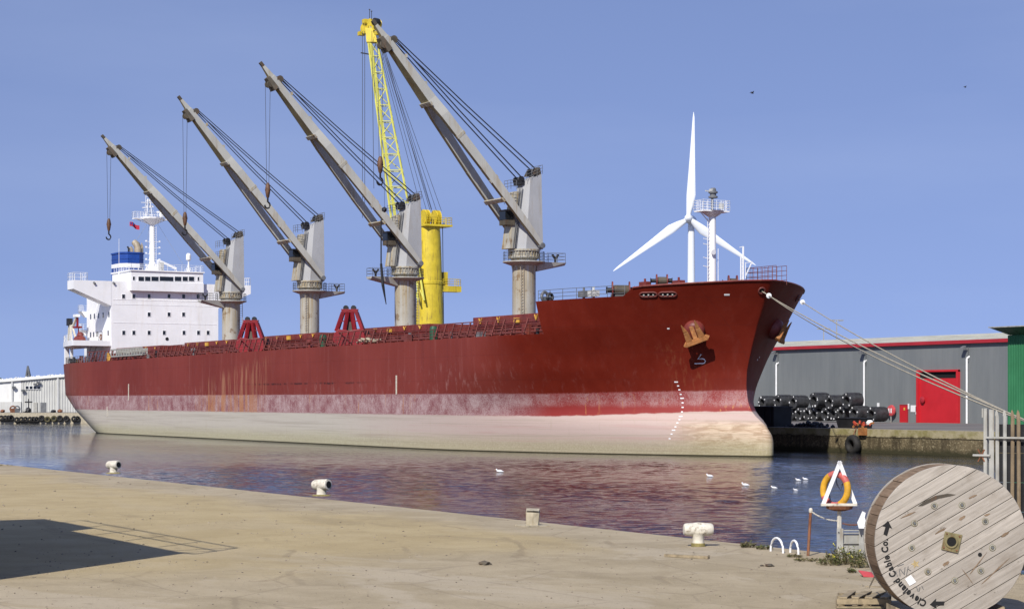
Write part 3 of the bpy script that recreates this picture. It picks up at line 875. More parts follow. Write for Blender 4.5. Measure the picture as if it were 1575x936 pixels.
for i in range(60):
    X = -300 + 137 * i / 60
    pm.beam((X, YC - 11.1, ZD(X)), (X, YC - 11.1, ZD(X) + 1.0), 0.12, 0.5)
link('deck_pipes', pm, 'red_rail', ship)
for i in range(26):
    X = -300 + 137 * (i + rnd.random()) / 26
    mb = MB(); kind = rnd.random(); y = YC - rnd.uniform(11.4, 12.8); z = ZD(X)
    if kind < 0.35: mb.tube((X, y, z), (X, y, z + rnd.uniform(.6, 1.2)), rnd.uniform(.1, .3), 8)
    elif kind < 0.75: mb.box((X - .3, y - .3, z), (X + rnd.uniform(.3, .9), y + .3, z + rnd.uniform(.5, 1.3)))
    else:
        mb.tube((X, y, z), (X, y, z + .8), .12, 6); mb.lathe((X, y, z + .8), UP, [(.1, 0), (.42, .05), (.42, .3), (.1, .5)], 10)
    link('deck_fitting', mb, rnd.choice(['red_ship', 'red_rail', 'red_ship', 'galv_dark', 'black']), ship)
for px, mt in ((497, 'green_dark'), (667, 'green_dark')):
    p = pY(px, 512, YC - 13.2); mb = MB(); mb.lathe((p.x, p.y, ZD(p.x)), UP, [(.42, 0), (.45, .2), (.45, 1.3), (.3, 1.6)], 12); link('deck_drum', mb, mt, ship)
for px in (512, 610): pass
# slanting ladder/stay posts seen between hatch side and rail
for a, b in hx:
    sm = MB(); n = 11
    for i in range(n):
        X = a + (b - a) * (i + .5) / n
        yb = min(14.3, hb(X + .3, 11.3) - .7); sm.beam((X - .28, YC - yb, ZD(X)), (X + .22, YC - yb + .3, ZD(X) + 1.65), 0.13, 0.13)
    sm.beam((a, YC - min(14.0, hb(a, 11.3) - 1.0), ZD(a) + 1.65), (b, YC - min(14.0, hb(b, 11.3) - 1.0), ZD(b) + 1.65), 0.11, 0.11)
    link('walkway_stays', sm, 'red_rail', ship)
# pile of coiled mooring rope by the second grab
p = pY(565, 521, YC - 13.5); mb = MB()
for i in range(9):
    mb.torus((p.x - 2 + i * .42 + rnd.uniform(-.2, .2), p.y + rnd.uniform(-.4, .4), ZD(p.x) + .25 + rnd.random() * .45), (rnd.uniform(-.3, .3), rnd.uniform(-.3, .3), 1), .5, .12, 14, 5)
tag(link('mooring_rope_coil', mb, 'stone'), 'pale heap of coiled rope on the deck edge beside a red grab', 'rope')
# stowed gangway
p0, p1 = pY(171, 545, YC - BM - 0.2), pY(219, 541.5, YC - BM - 0.2); gw = MB()
for dz in (0, 1.0): gw.beam(p0 + UP * (dz - .3), p1 + UP * (dz - .3), 0.12, 0.2)
gw.beam(p0 + Vector((0, .75, -.3)), p1 + Vector((0, .75, -.3)), .12, .2); gw.beam(p0 + Vector((0, .38, -.3)), p1 + Vector((0, .38, -.3)), .7, .06)
for i in range(13):
    c = p0.lerp(p1, i / 12); gw.beam(c - UP * .3, c + UP * .7, .1, .1)
gw.beam(p0 + Vector((0, .8, .2)), p1 + Vector((0, .8, .2)), .05, .9)
link('gangway', gw, 'galv', ship)

# ---- accommodation block
HX = -307.0; HY0, HY1 = 100.8, 119.2
hm2 = MB(); hm2.box((-320, HY0, 10.9), (HX, HY1, 24.4))
house = link('accommodation_block', hm2, 'white', ship)


def window(parent, px, py, w, h, X=HX, frame=True):
    c = pX(px, py, X)
    fb = MB(); t = 0.06
    fb.box((X - .02, c.y - w / 2 - t, c.z - h / 2 - t), (X + .05, c.y + w / 2 + t, c.z - h / 2)); fb.box((X - .02, c.y - w / 2 - t, c.z + h / 2), (X + .05, c.y + w / 2 + t, c.z + h / 2 + t))
    fb.box((X - .02, c.y - w / 2 - t, c.z - h / 2), (X + .05, c.y - w / 2, c.z + h / 2)); fb.box((X - .02, c.y + w / 2, c.z - h / 2), (X + .05, c.y + w / 2 + t, c.z + h / 2))
    fb.cur = 1; fb.box((X - .02, c.y - w / 2, c.z - h / 2), (X + .012, c.y + w / 2, c.z + h / 2))
    return link('window', fb, ['white', 'glass'], parent, org=c)


for x in (190, 205.8, 229.3, 259.9, 282.3, 304.6): window(house, x, 455.6, .5, .66)
for x in (229.3, 259.9, 282.3): window(house, x, 483.3, .5, .66)
for x in (190.3, 205.8, 229.3, 252.5, 282.9, 305.2, 320): window(house, x, 511.4, .5, .66)
c = pX(257, 521, HX); link('porthole', MB().torus(c, (1, 0, 0), .24, .06, 16, 5).lathe(c, (1, 0, 0), [(.24, -.01), (.24, .01)], 14), 'black', house)
# windows on the starboard side wall
for row, xs_ in ((485.5, (-317.8, -315.8, -313.6, -311.2, -308.2)), (513.5, (-317.8, -316.2, -314.4, -308.6))):
    for X in xs_:
        c = pY(150, row, HY0); mb = MB(); mb.box((X - .25, HY0 - .04, c.z - .42), (X + .25, HY0 + .02, c.z + .42)); link('window', mb, 'glass', house, org=(X, HY0, c.z))
# deck joints: thin ledges on the front
for py in (462.5, 469.5, 497.5):
    c = pX(250, py, HX); mb = MB(); mb.box((HX - .02, HY0 + .3, c.z), (HX + .035, HY1 - .3, c.z + .05)); link('deck_seam', mb, 'white', house)
# bridge wings
for sd in (-1, 1):
    yo, yi = YC + sd * BM, (HY0 if sd == -1 else HY1)
    mb = MB()
    X0, X1 = -310.2, HX + 0.03
    prof = [(yo, 24.42), (yo, 23.0), (yi, 20.4), (yi + (-sd) * 0.0, 24.42)]
    mb.prism([(X1, y, z) for y, z in prof], (X0 - X1, 0, 0))
    wg = link('bridge_wing', mb, 'white', ship)
    mb = MB(); y1 = YC + sd * (BM - .1); y2 = YC + sd * (BM - 2.3)
    mb.rail([(HX, y1, 24.4), (HX, y2, 24.4), (X0, y2, 24.4), (X0, y1, 24.4), (HX, y1, 24.4)], 1.25, .035, .9, 2); link('railing', mb, 'white_plain', wg)
    mb = MB()
    for px in ((144, 174) if sd == -1 else ()):
        q = pX(px, 434, HX); mb.beam(q, q + Vector((.3, .15, -.25)), .25, .25); mb.beam(q, q + Vector((-.1, 0, .15)), .1, .1)
    if mb.v: link('floodlight', mb, 'galv_dark', wg)
# wheelhouse
WX = -306.25; wy0, wy1 = pX(202, 430, WX).y, pX(312.5, 430, WX).y
mb = MB(); mb.box((-316, wy0, 24.4), (WX, wy1, 26.15)); mb.box((HX - .3, wy0 - .05, 22.95), (WX + .12, wy1 + .05, 24.45)); mb.box((-316.2, wy0 - .2, 26.15), (WX + .2, wy1 + .2, 26.35))
wh = link('wheelhouse', mb, 'white', ship)
for x0, x1 in ((212.8, 221.6), (223, 231.4), (232.8, 244), (245.6, 266.8), (268.6, 279), (280.8, 288.8), (290.4, 298.6)):
    a, b = pX(x0, 428.6, WX), pX(x1, 428.6, WX); window(wh, (x0 + x1) / 2, 428.8, b.y - a.y, .74, WX)
window(wh, 205.8, 428.0, .35, .6, WX); window(wh, 305, 428.6, .3, .6, WX)
mb = MB(); mb.rail([(-315, wy0, 26.3), (WX, wy0, 26.3), (WX, wy1, 26.3), (-315, wy1, 26.3)], 1.05, .03, 1.2, 3); link('railing', mb, 'white_plain', wh)
mb = MB(); q = pX(290, 412, -307); mb.tube((q.x, q.y, 26.3), (q.x, q.y, 28.2), .12, 6); mb.lathe((q.x, q.y, 28.2), UP, [(.3, 0), (.42, .15), (.42, .9), (.25, 1.2)], 10)
for k in (-.5, .5): mb.tube((q.x, q.y + k, 26.3), (q.x, q.y, 27.8), .05, 5); mb.tube((q.x + k, q.y, 26.3), (q.x, q.y, 27.8), .05, 5)
link('satellite_dome', mb, 'white_plain', wh)
mb = MB(); a = pX(243, 400, -308); b = pX(271, 413, -308); mb.beam(a, b, .28, .35); mb.beam(b, b - UP * 1.6, .12, .12); mb.beam((a.x, a.y, 26.3), a, .3, .3); link('provision_crane', mb, 'white_plain', wh)
mb = MB(); q = pX(248, 415, -307); mb.box((q.x - .3, q.y - .35, 26.3), (q.x + .3, q.y + .35, 27.7)); link('compass_box', mb, 'wh_far', wh)
mb = MB(); q = pX(183, 428, -309); mb.tube((q.x, q.y, 24.4), (q.x, q.y, 26.2), .1, 6); mb.tube((q.x, q.y, 26), (q.x, q.y, 31.5), .035, 5); link('whip_antenna', mb, 'white_plain', wh)
# boat deck and poop
bd = MB()
bz0, bz1 = 13.9, 14.75
out = []
for X in (-330.5, -327, -323, -319, -315, -311, -308): out.append((X, YC - (hb(X, 11) + 0.05)))
poly = out + [(HX - .1, out[-1][1]), (HX - .1, HY0 + 1)] + [(-330.5, HY0 + 1)]
bd.prism([(x, y, bz0) for x, y in poly], (0, 0, bz1 - bz0))
boat = link('boat_deck', bd, 'white', ship)
for X in (-330, -325.5, -321.5, -317.2):
    y = YC - hb(X, 11) + .35; mb = MB(); mb.box((X - .22, y - .2, 10.9), (X + .22, y + .25, bz0)); link('pillar', mb, 'white', boat)
mb = MB(); mb.rail([(x, y + .1, bz1) for x, y in out], 1.05, .03, 1.2, 3); link('railing', mb, 'white_plain', boat)
mb = MB(); mb.rail([(X, YC - hb(X, 11) + .25, ZD(X)) for X in (-330, -325, -320, -315, -310, -300)], 1.05, .035, 1.3, 3); link('railing', mb, 'galv_dark', boat)
mb = MB(); mb.box((-330.8, YC - 6, 10.9), (-320.05, YC + 6, 14.7)); link('poop_house', mb, 'white', ship)
mb = MB()
for i in range(9):
    t = i / 8; mb.beam((-313.6 + 2.0 * t, HY0 - 1.9, 11 + 2.9 * t), (-313.6 + 2.0 * t, HY0 - 1.1, 11 + 2.9 * t), .3, .06)
for y in (-1.95, -1.05): mb.beam((-313.9, HY0 + y, 10.9), (-311.5, HY0 + y, 14.0), .06, .25)
link('stair', mb, 'galv', boat)
for i in range(14):
    X = -326 + i * 1.9; mb = MB(); k = rnd.random(); y = YC - hb(X, 11) + rnd.uniform(1.0, 2.2)
    if k < .5: mb.tube((X, y, 10.9), (X, y, 11.5 + rnd.random()), rnd.uniform(.15, .35), 8)
    else: mb.torus((X, y, 11.6), (rnd.uniform(-1, 1), 1, .1), .4, .16, 12, 6)
    link('deck_fitting', mb, rnd.choice(['black', 'galv_dark', 'red_rail', 'yellow']), ship)
mb = MB(); q = pY(167, 549, YC - 14); mb.tube((q.x, q.y, 10.9), (q.x, q.y, 12.4), .25, 8); mb.tube((q.x + .7, q.y, 10.9), (q.x + .7, q.y, 12.0), .2, 8); link('deck_bollard', mb, 'yellow', ship)
# side platforms at the after edge of the house
for py in (470, 498.5):
    z = pY(130, py + 9, HY0).z; mb = MB(); mb.hexa([(-321, HY0 - .2, z - 1.0), (-320, HY0 - .2, z - 1.0), (-320, HY0 + 1, z - 1.0), (-321, HY0 + 1, z - 1.0), (-322.3, HY0 - .9, z), (-320, HY0 - .9, z), (-320, HY0 + 1, z), (-322.3, HY0 + 1, z)])
    q = link('side_platform', mb, 'white', house); mb = MB(); mb.rail([(-320, HY0 - .8, z), (-322.2, HY0 - .8, z), (-322.2, HY0 + 1, z)], 1.05, .03, .8, 3); link('railing', mb, 'white_plain', q)
# lifebuoy on the side wall
c = pY(155, 518, HY0 - .05); link('lifebuoy', MB().torus(c, (0, 1, 0), .42, .1, 16, 6), 'rust', house)
mb = MB(); mb.rail([(c.x + .8, HY0 - .1, c.z - 1), (c.x + .8, HY0 - .7, c.z - 1)], 1.9, .04, .6, 4); link('wall_ladder', mb, 'galv_dark', house)
# lifeboat and davit
dv = MB()
for px0, px1 in ((105, 106.5), (110, 108), (117.5, 110.5)):
    dv.beam(pY(px0, 524, 98.5), pY(px1, 500, 98.5), .28, .28)
dv.beam(pY(112, 502, 98.5), pY(118, 487, 98.5), .32, .35)
davit = link('boat_davit', dv, 'bollard', ship)
q = pY(107, 495, 98.5); mb = MB(); mb.box(q - Vector((.5, .4, .6)), q + Vector((.5, .4, .6))); link('winch_box', mb, 'black', davit)
q = pY(118, 485.5, 98.5); mb = MB(); mb.box(q - Vector((.9, .35, .2)), q + Vector((.7, .35, .25))); link('davit_head', mb, 'white_plain', davit)
q = pY(123, 519.5, 98.6); mb = MB()
mb.lathe(q - Vector((2.2, 0, .3)), (1, 0, 0), [(.2, -.5), (.55, .2), (.75, 1.2), (.78, 2.6), (.6, 3.6), (.2, 4.3)], 14); mb.lathe(q + Vector((.2, 0, .7)), UP, [(.6, -.3), (.5, .1), (.2, .3)], 8)
link('rescue_boat', mb, 'red_ship', ship, smooth=True)
mb = MB(); q = pY(119, 503, 98.6); mb.box(q - Vector((.9, .5, .15)), q + Vector((1.0, .5, .15))); mb.beam(q + UP * .1, q + Vector((.1, 0, 1.6)), .3, .3); mb.beam(q + Vector((.6, 0, -.1)), q + Vector((.6, 0, -1.4)), .14, .14); link('boat_cradle', mb, 'grab', davit)

# ---- funnel
fz = lambda py: pX(205, py, -320).z
FXc = -323.0
def fun(z0, z1, g=0.0, w0=0.0):
    y0, y1 = pX(187, 410, FXc + 3.2).y - g, pX(224, 410, FXc + 3.2).y + g
    x0, x1 = FXc - 3.2 - g, FXc + 3.2 + g; k = 1.1
    poly = [(x0 + k, y0), (x1 - k, y0), (x1, y0 + k), (x1, y1 - k), (x1 - k, y1), (x0 + k, y1), (x0, y1 - k), (x0, y0 + k)]
    return MB().prism([(x, y, z0) for x, y in poly], (0, 0, z1 - z0))
zt = fz(388)
fn = link('funnel', fun(20, zt), 'blue', ship)
link('funnel_band', fun(fz(411), fz(405), .04), 'white', fn)
link('funnel_rim', fun(zt - .18, zt + .05, .12), 'blue', fn)
link('funnel_stripe', fun(fz(398.4), fz(397.6), .05), 'blue', fn)
mb = MB(); a = pX(212, 388, FXc); mb.path([(a.x, a.y, zt - .3), (a.x, a.y, zt + 1.0), (a.x - .15, a.y - .15, zt + 1.6), (a.x - .6, a.y - .5, zt + 2.1)], [.62, .62, .60, .5], 12); link('exhaust_pipe', mb, 'tan', fn, smooth=True)
for px, h, r in ((198, 1.2, .16), (202.5, 1.1, .28), (217.5, 1.5, .25), (219.5, 1.9, .1)):
    a = pX(px, 388, FXc); mb = MB(); mb.path([(a.x, a.y, zt - .2), (a.x, a.y, zt + h * .7), (a.x - .2, a.y - .15, zt + h)], r, 8); link('exhaust_pipe', mb, 'tan' if px != 198 else 'black', fn, smooth=True)
mb = MB(); y0, y1 = pX(192, 420, -317.5).y, pX(226, 420, -317.5).y; mb.box((-320, y0, 24.3), (-317.5, y1, 26.4)); mb.rail([(-320, y0, 26.4), (-317.5, y0, 26.4), (-317.5, y1, 26.4)], 1.0, .035, .8, 3); link('funnel_deck', mb, 'white', ship)

# ---- radar mast
MX = -311.5; c = pX(234, 425, MX); my = c.y
mz = lambda py: pX(234, py, MX).z
mb = MB(); mb.tube((MX, my, 26), (MX, my, mz(343)), .52, 12, .42); mb.hexa([(MX - 1.2, my - 1.2, 26.2), (MX + 1.2, my - 1.2, 26.2), (MX + 1.2, my + 1.2, 26.2), (MX - 1.2, my + 1.2, 26.2), (MX - .4, my - .4, 28), (MX + .4, my - .4, 28), (MX + .4, my + .4, 28), (MX - .4, my + .4, 28)])
mast = link('radar_mast', mb, 'white', ship)
mb = MB(); z1 = mz(337)
mb.lathe((MX, my, mz(346)), UP, [(.45, 0), (1.9, 1.0), (1.95, 1.25)], 12); mb.box((MX - .7, my - 3.2, z1 - .1), (MX + .7, my + 2.6, z1 + .06)); mb.beam((MX, my - 3, z1), (MX, my - .5, mz(345)), .12, .12); mb.beam((MX, my + 2.4, z1), (MX, my + .5, mz(345)), .12, .12)
pf = link('mast_platform', mb, 'white', mast)
mb = MB(); mb.rail([(MX + .7, my - 3.2, z1), (MX + .7, my + 2.6, z1), (MX - .7, my + 2.6, z1), (MX - .7, my - 3.2, z1), (MX + .7, my - 3.2, z1)], 1.1, .03, .9, 3); link('railing', mb, 'white_plain', mast)
mb = MB()
for dx, dy in ((-.5, -.5), (.5, -.5), (.5, .5), (-.5, .5)): mb.tube((MX + dx, my - .6 + dy, z1), (MX + dx * .3, my - .6 + dy * .3, mz(306)), .06, 5)
for i in range(5):
    z = z1 + .7 + i * .75; mb.beam((MX, my - 1.5 + .12 * i, z), (MX, my + .35 - .1 * i, z), .12, .09)
mb.beam((MX, my - 1.9, mz(312)), (MX, my + .4, mz(312)), .14, .1); mb.tube((MX, my - 1.1, mz(316)), (MX, my - 1.1, mz(298)), .04, 5)
mb.beam((MX, my - 1.7, mz(320)), (MX, my + .2, mz(318)), .14, .16)
link('mast_lattice', mb, 'white_plain', mast)
mb = MB(); mb.lathe((MX + .2, my + 1.5, z1 + .3), UP, [(.2, 0), (.35, .3), (.35, .7), (.2, 1)], 10); mb.beam((MX + .3, my + .7, z1 + 1.2), (MX + .3, my + 2.4, z1 + 1.25), .2, .28); link('radar_scanner', mb, 'white_plain', mast)
mb = MB(); mb.tube((MX + .75, my, 26.4), (MX + .75, my, mz(347)), .03, 5); mb.tube((MX + .75, my + .45, 26.4), (MX + .75, my + .45, mz(347)), .03, 5)
for i in range(20): z = 26.5 + i * .38; mb.tube((MX + .75, my, z), (MX + .75, my + .45, z), .025, 4)
for i in range(5):
    z = mz(372) - i * 1.0
    for sg in (-1, 1): mb.beam((MX + .3, my, z), (MX + .3, my + sg * (1.25 - .05 * i), z), .08, .07); mb.box((MX + .2, my + sg * 1.15 - .12, z - .02), (MX + .45, my + sg * 1.15 + .12, z + .22))
link('mast_ladder', mb, 'white_plain', mast)
mb = MB(); s0 = pX(199, 342, MX); n_ = 8
vs = []; fs = []
for i in range(n_ + 1):
    for j in (0, 1):
        u = i / n_; q = pX(199.5 + 14.5 * u, 341 + 5.5 * u + j * 6.5 - .8 * math.sin(u * 6), MX); q.x += .25 * math.sin(u * 7); vs.append(q)
fs = [(2 * i, 2 * i + 2, 2 * i + 3, 2 * i + 1) for i in range(n_)]
mb.add(vs, fs); mb.add([v + Vector((-.03, 0, 0)) for v in vs], fs); flag = link('flag', mb, 'flag', mast, smooth=True, fix=False)
mb = MB(); a, b, c2, d = pX(200.5, 341.4, MX + .2), pX(206, 343.4, MX + .2), pX(206, 346.2, MX + .2), pX(200.5, 344.4, MX + .2)
mb.prism([a, b, c2, d], (.02, 0, 0)); link('flag_canton', mb, 'blue', flag)
mb = MB()
for p_, q_ in (((243, 345), (285, 412)), ((226, 345), (200, 385)), ((232, 310), (226, 386))):
    mb.tube(pX(*p_, MX), pX(*q_, MX - 1), .02, 4)
link('stay_wire', mb, 'galv', mast)


# ---- deck cranes
def deck_crane(idx, X, tip, zoff, ext, hook_px, label):
    Y = YC; zp = 20.63 + zoff            # platform level
    zd = ZD(X)
    base = Vector((X, Y, zd))
    mb = MB(); mb.lathe((X, Y, zd - .05), UP, [(1.32, 0), (1.32, zp - zd - .9), (1.42, zp - zd - .35), (1.5, zp - zd)], 28)
    cr = link('deck_crane', mb, 'pedestal', ship, org=base, smooth=True); cr['label'] = label
    # round walkway with tapered underside and its extension arm
    mb = MB(); mb.lathe((X, Y, zp), UP, [(1.4, -.42), (2.4, -.06), (2.4, .06), (1.3, .08)], 24)
    sg = ext
    mb.hexa([(X - .55, Y + sg * 1.3, zp - 1.05), (X + .55, Y + sg * 1.3, zp - 1.05), (X + .55, Y + sg * 5.0, zp - .25), (X - .55, Y + sg * 5.0, zp - .25), (X - .9, Y + sg * 1.3, zp + .05), (X + .9, Y + sg * 1.3, zp + .05), (X + .9, Y + sg * 5.0, zp + .05), (X - .9, Y + sg * 5.0, zp + .05)])
    pf = link('crane_platform', mb, 'crane', cr)
    mb = MB(); pts = []
    for i in range(19):
        t = 2 * math.pi * i / 18
        pts.append((X + 2.3 * math.cos(t), Y + 2.3 * math.sin(t), zp + .06))
    mb.rail(pts, 1.05, .03, 1.2, 3, 4)
    mb.rail([(X + .85, Y + sg * 2.5, zp + .06), (X + .85, Y + sg * 4.9, zp + .06), (X - .85, Y + sg * 4.9, zp + .06), (X - .85, Y + sg * 2.5, zp + .06)], 1.05, .03, 1.2, 3, 4)
    link('crane_railing', mb, 'galv_dark', cr)
    mb = MB(); mb.beam((X, Y + sg * 4.1, zp + .1), (X, Y + sg * 4.1, zp + .55), .2, .2)
    for k in (-1, 1): mb.beam((X, Y + sg * 4.1, zp + .5), (X, Y + sg * (4.1) + k * .4, zp + 1.0), .2, .2)
    link('boom_rest', mb, 'black', cr)
    # slewing ring
    mb = MB(); mb.lathe((X, Y, zp), UP, [(1.45, .05), (1.45, .35), (1.75, .4), (1.75, .62), (1.6, .66), (1.6, 1.15), (1.8, 1.2), (1.8, 1.38), (1.3, 1.4)], 28)
    for i in range(28):
        t = 2 * math.pi * i / 28; cx, cy = math.cos(t), math.sin(t)
        mb.beam((X + 1.66 * cx, Y + 1.66 * cy, zp + .66), (X + 1.66 * cx, Y + 1.66 * cy, zp + 1.15), .1, .12)
    link('slewing_ring', mb, 'pedestal', cr, smooth=True)
    # tapered house, chamfered towards the jib
    zb, zt_ = zp + 1.4, zp + 9.85; ztf = zt_ - .95
    def ring(yf, yb, hw, ch, zf, zk):
        pr = [(X - hw + ch, yf, zf), (X + hw - ch, yf, zf), (X + hw, yf + ch * 1.15, zf + (zk - zf) * .3), (X + hw, yb, zk), (X - hw, yb, zk), (X - hw, yf + ch * 1.15, zf + (zk - zf) * .3)]
        return [Vector(p) for p in pr]
    r0 = ring(Y - 1.7, Y + 1.6, 1.5, .95, zb, zb); r1 = ring(Y - .5, Y + 1.62, 1.1, .6, ztf, zt_)
    mb = MB(); mb.add(r0 + r1, [tuple(range(6))[::-1], tuple(range(6, 12))] + [(i, (i + 1) % 6, 6 + (i + 1) % 6, 6 + i) for i in range(6)])
    hs = link('crane_house', mb, 'crane_house', cr)
    # jib-side machinery, cab and ladders on the front of the house
    mb = MB(); mb.hexa([(X - 1.0, Y - 2.35, zb), (X + .8, Y - 2.35, zb), (X + .8, Y - 1.6, zb), (X - 1.0, Y - 1.6, zb), (X - .8, Y - 1.5, zb + 6.4), (X + .6, Y - 1.5, zb + 6.4), (X + .6, Y - .8, zb + 6.4), (X - .8, Y - .8, zb + 6.4)])
    link('machinery_casing', mb, 'pedestal', cr, bevel=.05)
    mb = MB(); mb.box((X - .5, Y - 2.9, zb + 2.6), (X + .9, Y - 1.7, zb + 4.3)); mb.cur = 1; mb.box((X - .4, Y - 2.94, zb + 3.2), (X + .94, Y - 1.9, zb + 4.1)); link('operator_cab', mb, ['crane_dark', 'glass'], cr)
    mb = MB()
    for z in (zb + 5.0, zb + 6.6): mb.rail([(X + .9, Y - 1.5, z), (X + .9, Y - 2.2, z), (X - .6, Y - 2.2, z)], 1.0, .03, .7, 3, 4)
    for k in range(3): mb.tube((X + .85, Y - 1.9 + .2 * k, zb), (X + .75, Y - 1.0 + .2 * k, zb + 6.8), .04, 5)
    mb.tube((X + .2, Y + 1.82, zb), (X + .2, Y + 1.82, zt_ + .2), .1, 6)
    for k in range(20): mb.box((X + .1, Y + 1.85, zb + .4 * k), (X + .45, Y + 1.95, zb + .4 * k + .05))
    link('crane_pipework', mb, 'galv_dark', cr)
    # top sheaves
    for sx_ in (-.55, .55):
        mb = MB(); mb.lathe((X + sx_ - .14, Y - .7, ztf + .25), (1, 0, 0), [(.38, 0), (.30, .1), (.30, .18), (.38, .28)], 16)
        link('top_sheave', mb, 'black', cr); mb = MB()
        mb.lathe((X + sx_ - .14, Y + 1.15, zt_ + .25), (1, 0, 0), [(.45, 0), (.36, .1), (.36, .18), (.45, .28)], 16); link('top_sheave', mb, 'black', cr)
    for sx_ in (-.9, .9):
        mb = MB(); mb.hexa([(X + sx_ - .06, Y + .5, zt_ - .2), (X + sx_ + .06, Y + .5, zt_ - .2), (X + sx_ + .06, Y + 1.7, zt_ - .05), (X + sx_ - .06, Y + 1.7, zt_ - .05), (X + sx_ - .06, Y + 1.0, zt_ + .7), (X + sx_ + .06, Y + 1.0, zt_ + .7), (X + sx_ + .06, Y + 1.5, zt_ + .75), (X + sx_ - .06, Y + 1.5, zt_ + .75)]); link('sheave_cheek', mb, 'crane_dark', cr)
    mb = MB(); mb.beam((X - .9, Y - .7, ztf + .2), (X + .9, Y - .7, ztf + .2), .22, .22)
    mb.box((X - .8, Y - .9, ztf - .3), (X + .8, Y - .4, ztf + .3))
    link('sheave_bracket', mb, 'black', cr)
    mb = MB(); mb.rail([(X + 1.2, Y - .4, ztf + .1), (X + 1.2, Y + 1.7, zt_)], 1.0, .025, .7, 3, 4); mb.rail([(X + 1.2, Y + 1.7, zt_), (X - 1.2, Y + 1.7, zt_)], 1.0, .025, .7, 3, 4); link('top_railing', mb, 'galv_dark', cr)
    # jib: twin box legs from the pins, joined by cross beams, single tapered head
    pin = Vector((X, Y + 1.05, zb + .35)); tp = Vector((X, tip[0], tip[1]))
    d = (tp - pin); L = d.length; d.normalize(); nu = Vector((1, 0, 0)).cross(d).normalized()
    if nu.z < 0: nu = -nu
    J = lambda t, x, n: pin + d * (L * t) + Vector((x, 0, 0)) + nu * n
    jm = MB()
    def box_seg(t0, t1, a, b):      # a, b: (x0, x1, n0, n1) cross-sections
        q = lambda t, s: [J(t, s[0], s[2]), J(t, s[1], s[2]), J(t, s[1], s[3]), J(t, s[0], s[3])]
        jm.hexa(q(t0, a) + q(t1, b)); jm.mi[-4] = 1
    for sg_ in (-1, 1):
        S = lambda xi, xo, h: (sg_ * xi, sg_ * xo, -h / 2, h / 2) if sg_ > 0 else (-xo, -xi, -h / 2, h / 2)
        box_seg(0.0, .10, S(1.85, 2.30, .46), S(1.82, 2.32, .74))
        box_seg(.10, .36, S(1.82, 2.32, .76), S(1.45, 2.00, 1.0))
        box_seg(.36, .60, S(1.45, 2.00, .96), S(.80, 1.36, 1.06))
        box_seg(.60, .67, S(.80, 1.36, 1.06), S(.0, .92, 1.08))
    box_seg(.67, .94, (-.92, .92, -.54, .54), (-.46, .46, -.34, .34))
    box_seg(.94, 1.0, (-.32, .32, -.36, .34), (-.16, .16, -.16, .16))
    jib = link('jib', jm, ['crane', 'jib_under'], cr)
    for t, x in ((.225, 2.1), (.66, 1.25)):
        mb = MB(); mb.beam(J(t, -x, -.56), J(t, x, -.56), .5, .22, up=nu); link('jib_cross_beam', mb, 'pedestal', cr)
    for t in (.3, .5, .72, .84):
        mb = MB(); mb.box(J(t, .9 - .6 * t, .6) - Vector((.12, .12, .1)), J(t, .9 - .6 * t, .6) + Vector((.12, .12, .3))); link('jib_bracket', mb, 'pedestal', cr)
    for t in (.3, .5):
        xo = 2.32 - (t - .1) * 1.8; mb = MB(); mb.beam(J(t, xo - .1, 0), J(t + .012, xo - .1, 0), .3, 1.15, up=nu); link('jib_collar', mb, 'pedestal', cr)
    mb = MB()      # head sheave block, dark and greasy
    q = lambda t, s: [J(t, s[0], s[2]), J(t, s[1], s[2]), J(t, s[1], s[3]), J(t, s[0], s[3])]
    mb.hexa(q(.895, (-.7, .7, -.95, -.3)) + q(.95, (-.45, .45, -.75, -.25)))
    link('jib_head', mb, 'crane_dark', cr)
    for sx_ in (-.4, .4):
        mb = MB(); mb.lathe(J(.925, sx_ - .1, -.75), (1, 0, 0), [(.42, 0), (.34, .07), (.34, .13), (.42, .2)], 14); link('jib_sheave', mb, 'crane_dark', cr)
        mb = MB(); mb.lathe(J(.915, sx_ - .1, .6), (1, 0, 0), [(.42, 0), (.34, .07), (.34, .13), (.42, .2)], 14); link('jib_sheave', mb, 'crane_dark', cr)
    mb = MB(); mb.beam(J(.985, 0, 0), J(1.012, 0, 0), .36, .36); link('jib_tip', mb, 'crane_dark', cr)
    mb = MB(); mb.lathe(pin + Vector((1.8, 0, 0)), (1, 0, 0), [(.32, 0), (.32, .6), (.2, .62)], 14); mb.lathe(pin - Vector((1.8, 0, 0)), (-1, 0, 0), [(.32, 0), (.32, .6)], 14); link('jib_pin', mb, 'galv_dark', cr)
    # luffing falls
    mb = MB()
    for sx_ in (-.62, -.48, .48, .62):
        for tgt, n_ in ((Vector((X + sx_, Y + 1.1, zt_ + .65)), .9), (Vector((X + sx_, Y - .75, ztf + .6)), .75)):
            a = J(.915, sx_ * .7, n_); m_ = a.lerp(tgt, .5) - UP * .12; mb.path([a, m_, tgt], .042, 5)
    link('luffing_rope', mb, 'rope_dark', cr)
    # hoist rope and hook
    if hook_px:
        hp = pX(hook_px[0], hook_px[1], X); yy = J(.93, 0, 0).y
        zh = EYE + (HOR - hook_px[1]) * (hp - Vector((0, 0, EYE))).dot(AWAY) / FOC
        top = J(.925, 0, -.9)
        mb = MB()
        for k in (-.28, .28): mb.tube((X + .35 * k, top.y + k - .1, top.z), (X, top.y + k * .5 - .1, zh + .6), .028, 4)
        link('hoist_rope', mb, 'rope_dark', cr)
        mb = MB(); c = Vector((X, top.y - .1, zh)); mb.lathe(c - Vector((.14, 0, 0)), (1, 0, 0), [(.30, 0), (.34, .06), (.34, .22), (.30, .28)], 14)
